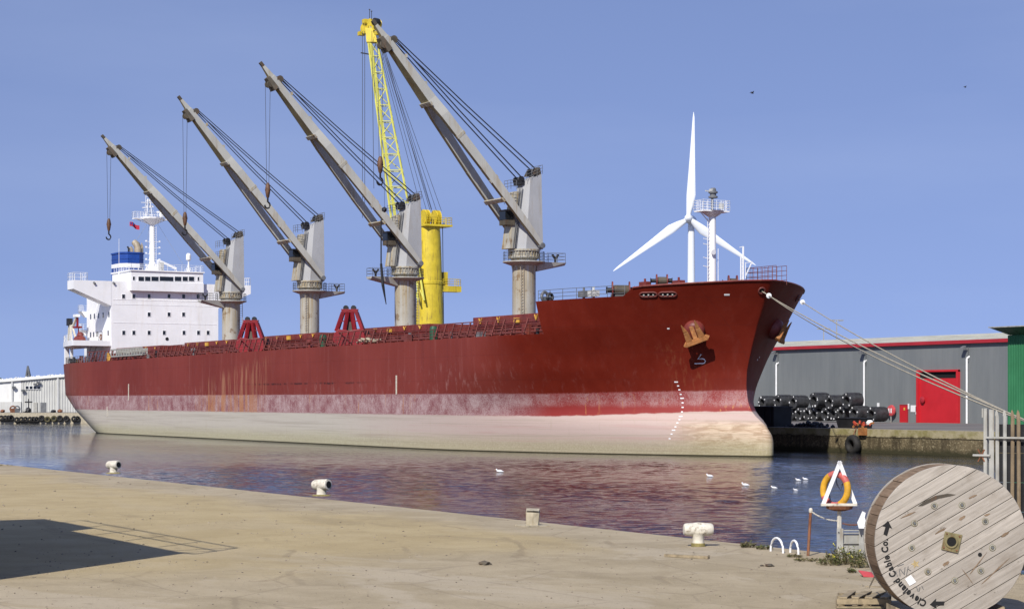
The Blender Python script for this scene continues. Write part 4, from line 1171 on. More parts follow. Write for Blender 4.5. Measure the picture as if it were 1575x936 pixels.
        mb.lathe(c - UP * 1.0, UP, [(.1, 0), (.2, .15), (.3, .7), (.32, 1.2), (.22, 1.7), (.1, 1.85)], 10)
        hb_ = link('hook_block', mb, 'hook', cr, smooth=True)
        mb = MB(); mb.tube(c - UP * 1.0, c - UP * 1.5, .12, 6); mb.path([c + Vector((0, math.sin(t) * .34 - .05, -1.85 + math.cos(t) * .38)) for t in [math.radians(a) for a in range(20, 300, 28)]], .11, 6); link('hook', mb, 'black', cr)
    return cr, J, pin, tp


c1 = deck_crane(0, crane_x[0], (89.9, 43.6), -.55, -1, (168.5, 345), 'deck crane nearest the white deckhouse, its hook hanging low')
c2 = deck_crane(1, crane_x[1], (90.9, 45.4), -.42, 1, (291, 336), 'second deck crane from the white deckhouse')
c3 = deck_crane(2, crane_x[2], (90.5, 45.5), -.2, -1, (413, 292), 'third deck crane from the white deckhouse, in front of the yellow harbour crane')
c4 = deck_crane(3, crane_x[3], (91.2, 45.6), 0, 1, (577, 252), 'deck crane nearest the bow, its jib crossing the yellow boom')
# strop hanging beside the third crane
mb = MB(); a = c3[1](.24, 1.9, -.6); mb.tube(a, a - UP * 5.4, .09, 5); mb.path([a - UP * 5.4, a - UP * 8 + Vector((0, .25, 0)), a - UP * 10.4 + Vector((0, .7, 0))], [.16, .2, .05], 6)
link('hanging_strop', mb, 'black', ship)
# second small hook under the foremost crane
a = c4[1](.925, 0, -.9); mb = MB(); zz = pX(579, 322, crane_x[3]).z
mb.tube((a.x + .1, a.y + .35, pX(577, 262, crane_x[3]).z), (a.x + .1, a.y + .35, zz), .02, 4); mb.blob((a.x + .1, a.y + .35, zz), .35, 3)
link('spare_hook', mb, 'black', ship)
# ladders up the pedestals
for X, dy, dx in ((crane_x[3], -.95, 1.0), (crane_x[1], -1.0, .95), (crane_x[0], 1.45, .3), (crane_x[2], 1.45, .3)):
    mb = MB(); z0, z1 = ZD(X), 20.2
    for k in (-.22, .22): mb.tube((X + dx + .25, YC + dy + k, z0), (X + dx + .25, YC + dy + k, z1), .04, 5)
    for i in range(26): z = z0 + .3 + i * .34; mb.tube((X + dx + .25, YC + dy - .22, z), (X + dx + .25, YC + dy + .22, z), .03, 4)
    link('pedestal_ladder', mb, 'tan', ship)


# ---- fore part: foremast, winches, rails
c = pY(1095.5, 435, YC); X = c.x; fzz = lambda py: pY(1095.5, py, YC).z
mb = MB(); mb.tube((X, YC, 14.5), (X, YC, fzz(330)), .42, 14, .34); fmst = link('foremast', mb, 'white', ship, smooth=True)
z1 = fzz(326.5)
mb = MB(); mb.lathe((X, YC, fzz(334)), UP, [(.35, 0), (.75, .25), (.95, .42), (1.15, .6)], 12); mb.box((X - .8, YC - 1.55, z1), (X + .8, YC + 1.45, z1 + .14)); mb.beam((X, YC - 1.4, z1), (X, YC - .3, z1 - 1.0), .08, .08); link('mast_platform', mb, 'white', fmst)
mb = MB(); mb.rail([(X + .8, YC - 1.6, z1 + .1), (X + .8, YC + 1.5, z1 + .1), (X - .8, YC + 1.5, z1 + .1), (X - .8, YC - 1.6, z1 + .1), (X + .8, YC - 1.6, z1 + .1)], 1.0, .025, .5, 4, 4); link('railing', mb, 'white_plain', fmst)
mb = MB(); mb.tube((X, YC, z1), (X, YC, fzz(303)), .12, 8); mb.lathe((X, YC + .1, fzz(305)), UP, [(.3, 0), (.45, .05), (.45, .2), (.3, .25), (.3, .45), (.45, .5), (.45, .65), (.3, .7), (.28, .9), (.2, 1.0)], 12); link('mast_lantern', mb, 'galv_dark', fmst)
mb = MB(); mb.box((X - .25, YC - .2, fzz(295)), (X + .2, YC + .2, fzz(290.5))); mb.beam((X, YC - .8, fzz(294)), (X, YC, fzz(295)), .1, .1); mb.box((X + .5, YC + .4, z1 + .3), (X + .8, YC + .8, z1 + .8)); link('mast_lamp', mb, 'wh_far', fmst)
mb = MB()
for dy in (-.62, .62): mb.tube((X + .1, YC + dy, 14.5), (X + .1, YC + dy, fzz(336 if dy < 0 else 382)), .035, 5)
for i in range(22): z = 14.8 + i * .36; mb.tube((X + .1, YC - .62, z), (X + .1, YC - .4, z), .025, 4)
for py in (369, 377, 398, 411): mb.beam((X, YC - .4, fzz(py)), (X, YC - 1.05, fzz(py) + .12), .06, .06)
link('mast_ladder', mb, 'white_plain', fmst)
mb = MB(); q = Vector((X + .35, YC - .3, fzz(388))); mb.lathe(q, (1, 0, -.1), [(.1, 0), (.26, .25), (.26, .3)], 12); link('fog_horn', mb, 'white_plain', fmst)
# small jackstaff frame
q = pY(1141.5, 434, YC); X = q.x; zq = lambda py: pY(1141, py, YC).z
mb = MB(); mb.tube((X, YC - .15, 14.5), (X, YC - .15, zq(395)), .07, 6); mb.tube((X, YC + .12, 14.5), (X, YC + .12, zq(379)), .09, 6)
mb.beam((X, YC - .15, zq(397)), (X, YC + .12, zq(397)), .06, .06); mb.beam((X, YC - .3, zq(380.5)), (X, YC + .15, zq(379)), .07, .07); mb.beam((X, YC + .4, zq(404)), (X, YC + 1.2, zq(402)), .06, .06); mb.beam((X, YC + .4, zq(424)), (X, YC + 1.15, zq(402)), .08, .08); mb.tube((X, YC + .4, zq(428)), (X, YC + .4, zq(403)), .04, 5)
for i in range(9): z = 15.6 + i * .35; mb.tube((X, YC - .15, z), (X, YC + .12, z), .025, 4)
link('jackstaff', mb, 'white_plain', ship)
# guard rails at the bow and over the forecastle side
mb = MB(); a, b = pY(1148, 435, YC + 1), pY(1194, 435, YC + 1)
mb.rail([(a.x, a.y, 15.9), (b.x, b.y, 15.9)], 1.75, .03, .55, 4, 4); mb.rail([(a.x, a.y, 15.9), (a.x + .2, a.y + 1.2, 15.9), (b.x, b.y + 1.2, 15.9)], 1.75, .03, .7, 4, 4); link('bow_railing', mb, 'red_rail', ship)
mb = MB(); pts = []
for i in range(7):
    Xq = BRK + .2 + i * (8.9 / 6); pts.append((Xq, YC - hb(Xq, 14.8) + .15, ztop(Xq) - .02))
mb.rail(pts, 1.05, .03, 1.4, 3, 4); link('forecastle_railing', mb, 'galv_dark', ship)
# winches
def winch(px, py, Y, r, w, mat, ax=(.5, .86, 0)):
    c = pY(px, py, Y); a = Vector(ax).normalized()
    mb = MB(); 
    for k in (-.5, .5): mb.lathe(c + a * (w * k - .06), a, [(r, 0), (r, .12)], 20)
    wn_ = link('winch', mb, mat, ship)
    mb = MB(); mb.lathe(c - a * w * .5, a, [(r * .55, 0), (r * .6, w * .2), (r * .58, w * .8), (r * .55, w)], 18); link('winch_drum', mb, 'crane_dark', wn_)
    mb = MB(); mb.lathe(c - a * (w * .5 + .6), a, [(r * .45, 0), (r * .3, .12), (r * .3, .42), (r * .3, .6)], 14); mb.lathe(c + a * (w * .5), a, [(r * .35, 0), (r * .35, .4), (r * .5, .5)], 14)
    b_ = Vector((a.y, -a.x, 0))
    mb.hexa([c + a * (-w * .6) - b_ * .6 + Vector((0, 0, 14.5 - c.z)), c + a * (w * .6) - b_ * .6 + Vector((0, 0, 14.5 - c.z)), c + a * (w * .6) + b_ * .6 + Vector((0, 0, 14.5 - c.z)), c + a * (-w * .6) + b_ * .6 + Vector((0, 0, 14.5 - c.z)),
             c + a * (-w * .6) - b_ * .3 - UP * .5 * r, c + a * (w * .6) - b_ * .3 - UP * .5 * r, c + a * (w * .6) + b_ * .3 - UP * .5 * r, c + a * (-w * .6) + b_ * .3 - UP * .5 * r])
    link('winch_bed', mb, 'black', wn_)


winch(955, 446, 100.5, .82, 1.6, 'red_ship')
winch(1018, 431.5, 105, .62, 1.0, 'red_ship')
winch(1127, 435, 112, .75, .8, 'red_ship')
for px, py, s_ in ((838, 456, .45), (846, 457, .35), (898, 452, .5), (913, 451, .45), (992, 438, .4), (1044, 436, .3)):
    q = pY(px, py, 98.5 if px < 960 else 104); mb = MB()
    if px < 850: mb.torus(q, (1, .3, 0), s_, .16, 14, 6)
    else: mb.box(q - Vector((.6, .3, .3)), q + Vector((.6, .3, .3))); mb.tube(q, q + UP * .6, .12, 6)
    mb.tube(q, (q.x, q.y, 14.4), .15, 6)
    link('deck_fitting', mb, rnd.choice(['black', 'galv_dark', 'wh_far']) if px < 990 else 'red_ship', ship)

# ---- clamshell grabs standing on deck
def grab(px, ptop, pbase, label):
    Y = 97.3; b = pY(px, pbase, Y); t_ = pY(px, ptop, Y); z0 = ZD(b.x); H_ = t_.z - z0; X = b.x
    g_ = thing('cargo_grab', label, 'grab', (X, Y, z0), 'grabs on deck')
    ax = RIGHT; ay = AWAY
    P = lambda u, v, z: Vector((X, Y, z0)) + ax * u + ay * v + UP * (z * H_ / 5.0)
    for sg in (-1, 1):          # two shells
        prof = [(0.02, .25), (1.2, .0), (1.95, .75), (1.75, 1.75), (1.2, 2.25), (.02, 2.05)]
        mb = MB(); mb.prism([P(sg * u, -1.05, z) for u, z in prof], ay * 2.1); link('shell', mb, 'grab', g_, bevel=.05)
    mb = MB()
    mb.hexa([P(-.9, -.5, 4.4), P(.9, -.5, 4.4), P(.9, .5, 4.4), P(-.9, .5, 4.4), P(-1.0, -.5, 4.85), P(1.0, -.5, 4.85), P(1.0, .5, 4.85), P(-1.0, .5, 4.85)]); link('head', mb, 'grab', g_)
    for u0, u1 in ((-.8, -1.55), (.8, 1.6), (-.25, -.6), (.25, .6)):
        for v in (-.7, .7):
            mb = MB(); mb.beam(P(u0, v * .6, 4.45), P(u1, v, 2.0), .34, .38); link('arm', mb, 'grab', g_)
    for sg in (-1, 1):
        mb = MB(); mb.lathe(P(sg * .45, -.25, 5.0), ay, [(.32, 0), (.25, .15), (.25, .35), (.32, .5)], 12); link('sheave', mb, 'black', g_)
    mb = MB(); mb.hexa([P(-.55, -.4, 2.0), P(.55, -.4, 2.0), P(.55, .4, 2.0), P(-.55, .4, 2.0), P(-.3, -.3, 3.2), P(.3, -.3, 3.2), P(.3, .3, 3.2), P(-.3, .3, 3.2)]); link('lower_block', mb, 'crane_dark', g_)
    mb = MB(); mb.hexa([P(-.75, .1, 2.0), P(.75, .1, 2.0), P(.75, .5, 2.0), P(-.75, .5, 2.0), P(-.45, .1, 4.4), P(.45, .1, 4.4), P(.45, .4, 4.4), P(-.45, .4, 4.4)]); link('back_frame', mb, 'grab', g_)
    mb = MB(); mb.beam(P(-1.2, -.6, 3.25), P(-.5, -.6, 3.3), .12, .12); mb.beam(P(.5, -.6, 3.3), P(1.2, -.6, 3.3), .12, .12); link('spreader', mb, 'grab', g_)


grab(386, 490.5, 537, 'red clamshell grab on deck beside the grey pedestal nearest the deckhouse')
grab(538, 473.5, 527, 'red clamshell grab on deck between the second and third crane pedestals')

# ---- mooring lines from the bow to an added, unseen dolphin
def mooring(p0, p1, sag, r, label, guard_t=None):
    pts = [p0.lerp(p1, i / 14) - UP * sag * 4 * (i / 14) * (1 - i / 14) for i in range(15)]
    o = tag(link('mooring_line', MB().path(pts, r, 6), 'rope_light'), label, 'rope', 'mooring lines at the bow')
    if guard_t is not None:
        i = int(guard_t * 14); c = p0.lerp(p1, guard_t) - UP * sag * 4 * guard_t * (1 - guard_t)
        link('rat_guard', MB().lathe(c, (p1 - p0), [(.05, -.1), (.24, 0), (.24, .03), (.05, .1)], 14), 'white_plain', o)
    return o


A, _ = on_hull(1172, 448); B, _ = on_hull(1226, 459)
EA = Vector((0, 0, EYE)) + ray(1800, 738) * 66; EB = Vector((0, 0, EYE)) + ray(1806, 751) * 66   # added unseen dolphin, off right so rope shadows miss the quay wall
mooring(A, EA, .55, .042, 'lower pale mooring rope running from the near side of the bow', .045)
mooring(A + Vector((.1, .1, -.05)), EA + Vector((.3, .2, .1)), 1.0, .038, 'slack pale mooring rope hanging just under the near-side bow rope')
mooring(B, EB, .55, .04, 'upper pale mooring rope running from the far side of the bow', .04)
dl = thing('added_dolphin', 'added unseen concrete dolphin beyond the right edge holding the bow ropes', 'dolphin', (EA.x, EA.y, 0))
mb = MB(); mb.box((EA.x - 2.2, EA.y - 2.2, -3), (EA.x + 2.2, EA.y + 2.2, EA.z - .6)); link('dolphin_block', mb, 'quay_wall', dl, bevel=.08)
mb = MB(); mb.lathe((EA.x, EA.y, EA.z - .6), UP, [(.3, 0), (.3, .5), (.5, .6), (.5, .8), (.2, .9)], 14); link('bollard_post', mb, 'black', dl)

# ================================================================== HARBOUR CRANE (yellow, on the far quay)
HYq = 141.0
tb = pY(661, 490, HYq); X = tb.x
yz = lambda py: pY(661, py, HYq).z
hc = thing('harbour_crane', 'yellow harbour crane with a lattice boom, standing behind the ship', 'crane', (X, HYq, QUAY))
mb = MB(); mb.lathe((X, HYq, 7.5), UP, [(2.35, 0), (2.1, yz(470) - 7.5), (1.75, yz(372) - 7.5), (1.6, yz(348) - 7.5)], 24); tower = link('tower', mb, 'yellow_crane', hc, smooth=True)
mb = MB(); mb.lathe((X, HYq, yz(438)), UP, [(2.0, 0), (2.06, .1), (2.06, .5), (1.96, .6)], 24); link('tower_band', mb, 'yellow_crane', tower)
mb = MB(); mb.box((X - 7, HYq - 5, 4.0), (X + 7, HYq + 5, 6.2)); mb.box((X - 4, HYq - 3.5, 6.2), (X + 4, HYq + 3.5, 8.2)); link('chassis', mb, 'yellow_crane', hc, bevel=.1)
for i in range(6):
    for sy in (-1, 1):
        mb = MB(); mb.lathe((X - 6 + i * 2.4, HYq + sy * 4.2 - .4, QUAY + .9), (0, 1, 0), [(.5, 0), (.9, .08), (.9, .72), (.5, .8)], 14); link('wheel', mb, 'rubber', hc)
# head with rope sheaves and platforms
zt = yz(348)
mb = MB(); mb.box((X - 1.7, HYq - 1.7, zt - .1), (X + 2.0, HYq + 3.0, zt + .2)); mb.rail([(X + 1.9, HYq - 1.6, zt + .2), (X + 1.9, HYq + 2.9, zt + .2), (X - 1.6, HYq + 2.9, zt + .2)], 1.1, .05, 1, 3, 4); link('head_platform', mb, 'yellow_crane', hc)
for dy in (-1.0, 0.9):
    mb = MB()
    for k in (-.3, .3): mb.lathe((X + .4, HYq + dy + k - .12, zt + 1.35), (0, 1, 0), [(1.2, 0), (1.05, .08), (1.05, .16), (1.2, .24)], 18)
    mb.box((X - .2, HYq + dy - .6, zt + .1), (X + 1.0, HYq + dy + .6, zt + 1.0)); link('head_sheave', mb, 'yellow_crane', hc)
mb = MB(); q = pY(683, 437, HYq); mb.box((X - .5, HYq + 1.6, q.z - .9), (X + 1.2, HYq + 5.0, q.z)); mb.rail([(X + 1.1, HYq + 1.8, q.z), (X + 1.1, HYq + 4.9, q.z), (X - .4, HYq + 4.9, q.z)], 1.1, .05, .9, 3, 4); mb.box((X, HYq + 2.0, q.z), (X + .8, HYq + 2.8, q.z + 2.2)); link('side_platform', mb, 'yellow_crane', hc)
mb = MB(); mb.tube((X + 1.0, HYq + 2.05, 8), (X + 1.0, HYq + 1.75, zt), .06, 5); mb.tube((X + 1.3, HYq - .9, 8), (X + 1.2, HYq - .7, zt), .07, 5); mb.tube((X + 1.9, HYq + .2, 8), (X + 1.3, HYq + .2, zt), .07, 5); link('cable_duct', mb, 'black', hc)
# lattice boom
foot = pY(648, 462, HYq - 2.4); kn1 = pY(617.5, 338, HYq - 4.0); head = pY(573, 62, HYq - 8.0)
bm_ = MB(); wx_ = RIGHT
dB = (head - kn1).normalized(); nB = dB.cross(wx_).normalized()
def sect(c, w, dpt): return [c - wx_ * w / 2 - nB * dpt / 2, c + wx_ * w / 2 - nB * dpt / 2, c + wx_ * w / 2 + nB * dpt / 2, c - wx_ * w / 2 + nB * dpt / 2]
stations = [(foot, .9, .8)] + [(kn1.lerp(head, i / 11), 3.15 - 1.75 * i / 11, 2.3 - 1.2 * i / 11) for i in range(12)]
rings = [sect(*s_) for s_ in stations]
for a, b in zip(rings, rings[1:]):
    for i in range(4): bm_.tube(a[i], b[i], .15, 6)
boom = link('boom_chords', bm_, 'yellow_lat', hc)
bm_ = MB()
for k, (a, b) in enumerate(zip(rings[1:], rings[2:])):
    for i in range(4):
        j = (i + 1) % 4
        bm_.tube(a[i], a[j], .075, 5)
        m_ = (b[i] + b[j]) / 2 if k % 2 else (a[i] + a[j]) / 2
        if k % 2: bm_.tube(a[i], (b[i] + a[j] + b[j]) / 3 if False else b[j], .075, 5)
        else: bm_.tube(a[j], b[i], .075, 5)
for i in range(4): bm_.tube(rings[0][i], rings[1][(i + 1) % 4], .09, 5)
link('boom_lacing', bm_, 'yellow_lat', boom)
bm_ = MB(); a, b = rings[1][0], rings[-1][0]
bm_.beam(a.lerp(b, .02) + wx_ * .7, b + wx_ * .4, .5, .06); link('boom_walkway', bm_, 'yellow_lat', boom)
# boom head
hh = pY(569, 44, HYq - 8)
mb = MB(); mb.hexa([head - wx_ * .9 - nB * .8 - UP * .4, head + wx_ * .9 - nB * .8 - UP * .4, head + wx_ * .9 + nB * .8 - UP * .4, head - wx_ * .9 + nB * .8 - UP * .4, hh - wx_ * .7 - nB * .5, hh + wx_ * .7 - nB * .5, hh + wx_ * .7 + nB * .5, hh - wx_ * .7 + nB * .5])
for px, py, rr in ((560.5, 44, .85), (577.5, 38, .95), (569, 35, .6)):
    q = pY(px, py, HYq - 8); mb.lathe(q - nB * .3, nB + RIGHT * .8, [(rr, 0), (rr * .82, .12), (rr * .82, .4), (rr, .52)], 18)
for px, py in ((563, 33), (556, 52), (582, 51)): q = pY(px, py, HYq - 8); mb.box(q - Vector((.45, .5, .3)), q + Vector((.45, .5, .3)))
mb.rail([hh - wx_ * .9, hh + wx_ * .9], 1.2, .05, .6, 3, 4)
bh = link('boom_head', mb, 'yellow_crane', hc)
mb = MB()
for px, py in ((568.5, 15), (571.5, 17.5)): q = pY(px, py + 14, HYq - 8); mb.tube(q, pY(px, py, HYq - 8), .05, 5); mb.blob(pY(px, py, HYq - 8), .14, 1)
link('boom_light', mb, 'black', bh); mb = MB()
q = pY(576.5, 34, HYq - 8.5); mb.lathe(q - nB * .1, nB + RIGHT * .8, [(.62, -.08), (.62, .75)], 14); link('sheave_core', mb, 'black', bh)
# luffing and hoist ropes
mb = MB()
for i in range(5):
    a = pY(576 + 2.2 * i, 46 + 3 * i, HYq - 8); b = Vector((X + .1 + .25 * i, HYq - 1.5 + .75 * i, zt + 2.4)); mb.tube(a, b, .04, 4)
for px0, px1 in ((585, 661), (587, 664)): mb.tube(pY(px0, 60, HYq - 7.8), pY(px1, 322, HYq + .5), .045, 4)
for px in (557.5, 561, 572): mb.tube(pY(px, 48, HYq - 8.6), pY(px + (0 if px < 570 else 3), 335 if px < 570 else 290, HYq - 8.6), .045, 4)
mb.beam(pY(555.5, 81.5, HYq - 8.6), pY(567, 83.5, HYq - 8.4), .16, .2)
link('crane_rope', mb, 'rope_dark', hc)

# ================================================================== WAREHOUSE (grey, on the far quay)
WY = 167.0
z_e = pY(1440, 529, WY).z
wx0, wx1 = -352.0, -172.0
mw = thing('warehouse', 'long grey warehouse with a red eaves line behind the coils', 'warehouse', (wx1, WY, QUAY))
mb = MB(); mb.box((wx0, WY, QUAY - .01), (wx1, WY + 60, z_e)); wall = link('wall', mb, 'wh_grey', mw)
mb = MB(); mb.box((wx0 - .3, WY - .45, z_e - .05), (wx1 + .2, WY + .2, z_e + .38)); link('eaves_trim', mb, 'wh_trim', mw)
mb = MB(); zr = z_e + 2.3
mb.hexa([(wx0 - .3, WY - .3, z_e + .384), (wx1 + .2, WY - .3, z_e + .384), (wx1 + .2, WY + 60, z_e + .384), (wx0 - .3, WY + 60, z_e + .384), (wx0 - .3, WY + 26, zr), (wx1 + .2, WY + 26, zr), (wx1 + .2, WY + 34, zr), (wx0 - .3, WY + 34, zr)])
roof = link('roof', mb, 'roof', mw)
mb = MB()
sl = (zr - z_e - .384) / 26.3
for k in range(5): y = WY + 2 + 5 * k; mb.box((wx0, y, z_e + .384 + sl * (y - WY + .3) - .02), (wx1, y + .25, z_e + .384 + sl * (y - WY + .3) + .12))
link('roof_seam', mb, 'roof', roof)
# big red door with frame, leaf and dark plate for the shaded gap above
a, b = pY(1413, 648, WY), pY(1476, 648, WY); dt = pY(1440, 571.5, WY).z; dw = pY(1440, 581.5, WY).z
mb = MB(); mb.box((a.x - .1, WY - .35, QUAY), (a.x + .28, WY + .01, dt + .2)); mb.box((b.x - .28, WY - .35, QUAY), (b.x + .1, WY + .01, dt + .2)); mb.box((a.x - .1, WY - .36, dt), (b.x + .1, WY + .01, dt + .25)); door = link('door_frame', mb, 'wh_red', mw)
mb = MB(); mb.box((a.x + .28, WY - .10, QUAY), (b.x - .28, WY - .03, dw)); link('door_leaf', mb, 'wh_red', door)
mb = MB(); mb.box((a.x + .28, WY - .03, dw), (b.x - .28, WY - .012, dt)); link('door_gap_shade', mb, 'dark', door)
mb = MB(); q = pY(1418, 614.5, WY - .4); mb.lathe(q + Vector((0, .1, 0)), (0, -1, 0), [(.42, 0), (.42, .1), (.2, .18)], 14); link('door_alarm', mb, 'wh_trim', mw)
# small red door with sign plate
a, b = pY(1385.5, 648, WY), pY(1396.5, 648, WY); t_ = pY(1391, 622.5, WY).z
mb = MB(); mb.box((a.x, WY - .12, QUAY), (b.x, WY + .01, t_)); sd_ = link('small_door', mb, 'wh_red', mw)
mb = MB(); mb.box((a.x - .06, WY - .16, QUAY), (a.x, WY, t_ + .06)); mb.box((b.x, WY - .16, QUAY), (b.x + .06, WY, t_ + .06)); mb.box((a.x, WY - .16, t_), (b.x, WY, t_ + .06)); link('frame', mb, 'wh_trim', sd_)
q = pY(1391, 628.5, WY - .14); mb = MB(); mb.box(q - Vector((.14, .02, .17)), q + Vector((.14, .0, .17))); link('door_sign', mb, 'yellow', sd_)
for px, py, w_, h_ in ((1351, 624.5, .22, .45), (1405.5, 628, .55, .42), (1411, 630.5, .3, .5), (1397.5, 624.5, .14, .34)):
    q = pY(px, py, WY - .03); mb = MB(); mb.box(q - Vector((w_, .04, h_)), q + Vector((w_, 0, h_))); link('wall_sign', mb, 'tag', mw)
# downpipes and floodlights
for px, pt, fl in ((1194, 560, (1190, 542)), (1329, 556.5, (1325, 541)), (1487, 551, (1482, 534.5))):
    q = pY(px, pt, WY - .25); mb = MB(); mb.tube((q.x, WY - .25, QUAY), (q.x, WY - .25, q.z), .13, 8); mb.tube((q.x, WY - .25, q.z), (q.x + .15, WY + .05, q.z + .25), .13, 8); link('downpipe', mb, 'white_plain', mw)
    q = pY(fl[0], fl[1], WY - .6); mb = MB()
    mb.hexa([q + Vector(v) for v in ((-.28, -.3, -.25), (.28, -.3, -.25), (.28, .15, -.05), (-.28, .15, -.05), (-.28, -.3, .05), (.28, -.3, .05), (.28, .15, .25), (-.28, .15, .25))])
    mb.beam(q, (q.x + .3, WY, q.z - .2), .1, .1); mb.beam((q.x + .3, WY - .12, q.z + .1), (q.x + .3, WY - .12, q.z - 1.7), .07, .07)
    link('floodlight', mb, 'galv_dark', mw)
q = pY(1370, 631, WY - .6); lb = MB(); lb.lathe(q + Vector((0, .25, 0)), (0, -1, 0), [(.68, 0), (.74, .12), (.68, .3), (.5, .36)], 20)
lo = tag(link('lifebuoy_case', lb, 'plastic_red', org=q), 'round red lifebuoy case on the grey wall right of the coils', 'lifebuoy case')
mb = MB(); mb.box(q + Vector((-.32, -.14, -.3)), q + Vector((-.12, -.112, .3))); mb.box(q + Vector((.12, -.14, -.3)), q + Vector((.32, -.14 + .028, .3))); link('case_marking', mb, 'tag', lo)
mb = MB(); mb.beam((q.x, q.y + .05, QUAY), (q.x, q.y + .05, q.z), .1, .1); link('post', mb, 'galv', lo)
# distant lamp columns behind the warehouse
for px, pt, pb in ((1267, 505, 530), (1287, 492, 525)):
    q = pY(px, pt, 290); mb = MB(); mb.tube((q.x, q.y, 2.3), q, .12, 5); mb.beam(q - RIGHT * 1.1, q + RIGHT * 1.1, .18, .14)
    for k in (-1, 1): mb.box(q + RIGHT * k * 1.0 - Vector((.4, .4, .2)), q + RIGHT * k * 1.0 + Vector((.4, .4, .05)))
    tag(link('lamp_column', mb, 'galv'), ('taller' if px == 1287 else 'shorter') + ' thin lamp column rising behind the grey warehouse roof', 'street lamp', 'lamp columns behind the warehouse')

# ---- green clad building at the right edge
GY = 140.0; a = pY(1550, 600, GY); gz = pY(1560, 515, GY).z
gb = thing('green_building', 'green corrugated building with a dark overhanging canopy at the right edge', 'building', (a.x, GY, QUAY))
mb = MB(); n_ = 70; pitch = .34; vs = []
pro = []
for i in range(n_):
    x = a.x + i * pitch; pro += [(x, 0), (x + .2, 0), (x + .24, -.07), (x + .30, -.07)]
for x, y in pro: vs += [Vector((x, GY + y, QUAY)), Vector((x, GY + y, gz))]
fs = [(2 * i, 2 * i + 2, 2 * i + 3, 2 * i + 1) for i in range(len(pro) - 1)]
mb.add(vs, fs); link('cladding', mb, 'green', gb, fix=False)
mb = MB(); mb.box((a.x + .02, GY + .05, QUAY), (a.x + n_ * pitch, GY + 18, gz)); link('wall', mb, 'green', gb)
mb = MB(); z2 = pY(1560, 503.5, GY).z
mb.hexa([(a.x + .3, GY - .1, gz + .02), (a.x + 24, GY - .1, gz + .02), (a.x + 24, GY + 18, gz + .02), (a.x + .3, GY + 18, gz + .02), (a.x - 1.0, GY - 1.5, z2), (a.x + 24, GY - 1.5, z2), (a.x + 24, GY + 18, z2), (a.x - 1.0, GY + 18, z2)])
link('canopy', mb, 'green_dark', gb)
mb = MB(); mb.box((a.x - 1.1, GY - 1.6, z2), (a.x + 24, GY + 18, z2 + .1)); link('canopy_edge', mb, 'galv', gb)
mb = MB()
for i in range(8): x = a.x + .5 + i * 1.3; mb.prism([(x, GY - .15, gz), (x, GY - 1.4, z2 - .05), (x, GY - .15, z2 - .05)], (.08, 0, 0))
link('canopy_bracket', mb, 'green_dark', gb)

# ---- steel wire coils in two rows
def coil(px, py, r, Lc, Y, label):
    """px, py: centre of the visible end face."""
    c = pY(px, py, Y); o = thing('wire_coil', label, 'coil', (c.x, Y + Lc / 2, c.z - r), 'coils of wire rod by the warehouse')
    prof = []
    k = 9
    for i in range(k + 1):
        f = i / k; prof.append((r * (1 + .02 * math.sin(i * 2.4)) * (.97 if i in (0, k) else 1), Lc * f))
    ri = r * .5
    mb = MB(); mb.lathe(c, (0, 1, 0), [(ri, .0)] + prof + [(ri, Lc), (ri, 0)], 26, cap=False); link('windings', mb, 'coil', o, smooth=True)
    rn = random.Random(int(px * 7 + py))
    for i in range(rn.choice((4, 5, 6))):
        t = 2 * math.pi * (i + rn.random() * .6) / 5; q = c + Vector((math.cos(t), 0, math.sin(t))) * r * .78
        s_ = rn.uniform(.05, .11); s2 = rn.uniform(.05, .12)
        mb = MB(); mb.box(q - Vector((s_, .03, s2)), q + Vector((s_, -.005, s2))); link('tag', mb, 'tag', o)
    for t in (0.9, 2.4, 4.2):
        e = Vector((math.cos(t), 0, math.sin(t))); mb = MB(); mb.beam(c + e * (r + .02) - Vector((0, .03, 0)), c + e * (r + .02) + Vector((0, Lc, 0)), .1, .04, up=e); link('strap', mb, 'coil', o)
    return o


top_row = [(1172, 618.5), (1196, 617), (1219.5, 618), (1251.5, 615), (1275.5, 618), (1302, 615.5)]
bot_row = [(1191, 636), (1203, 636), (1215, 636.5), (1228, 636.5), (1241, 636), (1252, 637), (1269, 636.5), (1281, 636), (1293, 635), (1313, 635), (1340, 636.5)]
ordn = ['leftmost', 'second from left', 'third from left', 'fourth from left', 'fifth from left', 'sixth from left', 'seventh from left', 'eighth from left', 'ninth from left', 'tenth from left', 'rightmost']
for i, (px, py) in enumerate(bot_row):
    coil(px, py, .86 if i < 9 else .95, 2.1 if i > 8 else 1.5, 160.0 + .15 * (i % 3), 'black wire coil in the bottom row, ' + ordn[i] + (', standing apart from the pile' if i == 10 else ''))
for i, (px, py) in enumerate(top_row):
    coil(px, py, 1.02 if i in (3, 5) else .92, 2.0, 159.7, 'black wire coil lying on top of the others, ' + (ordn[i] if i < 5 else 'rightmost') + ' of the top row')

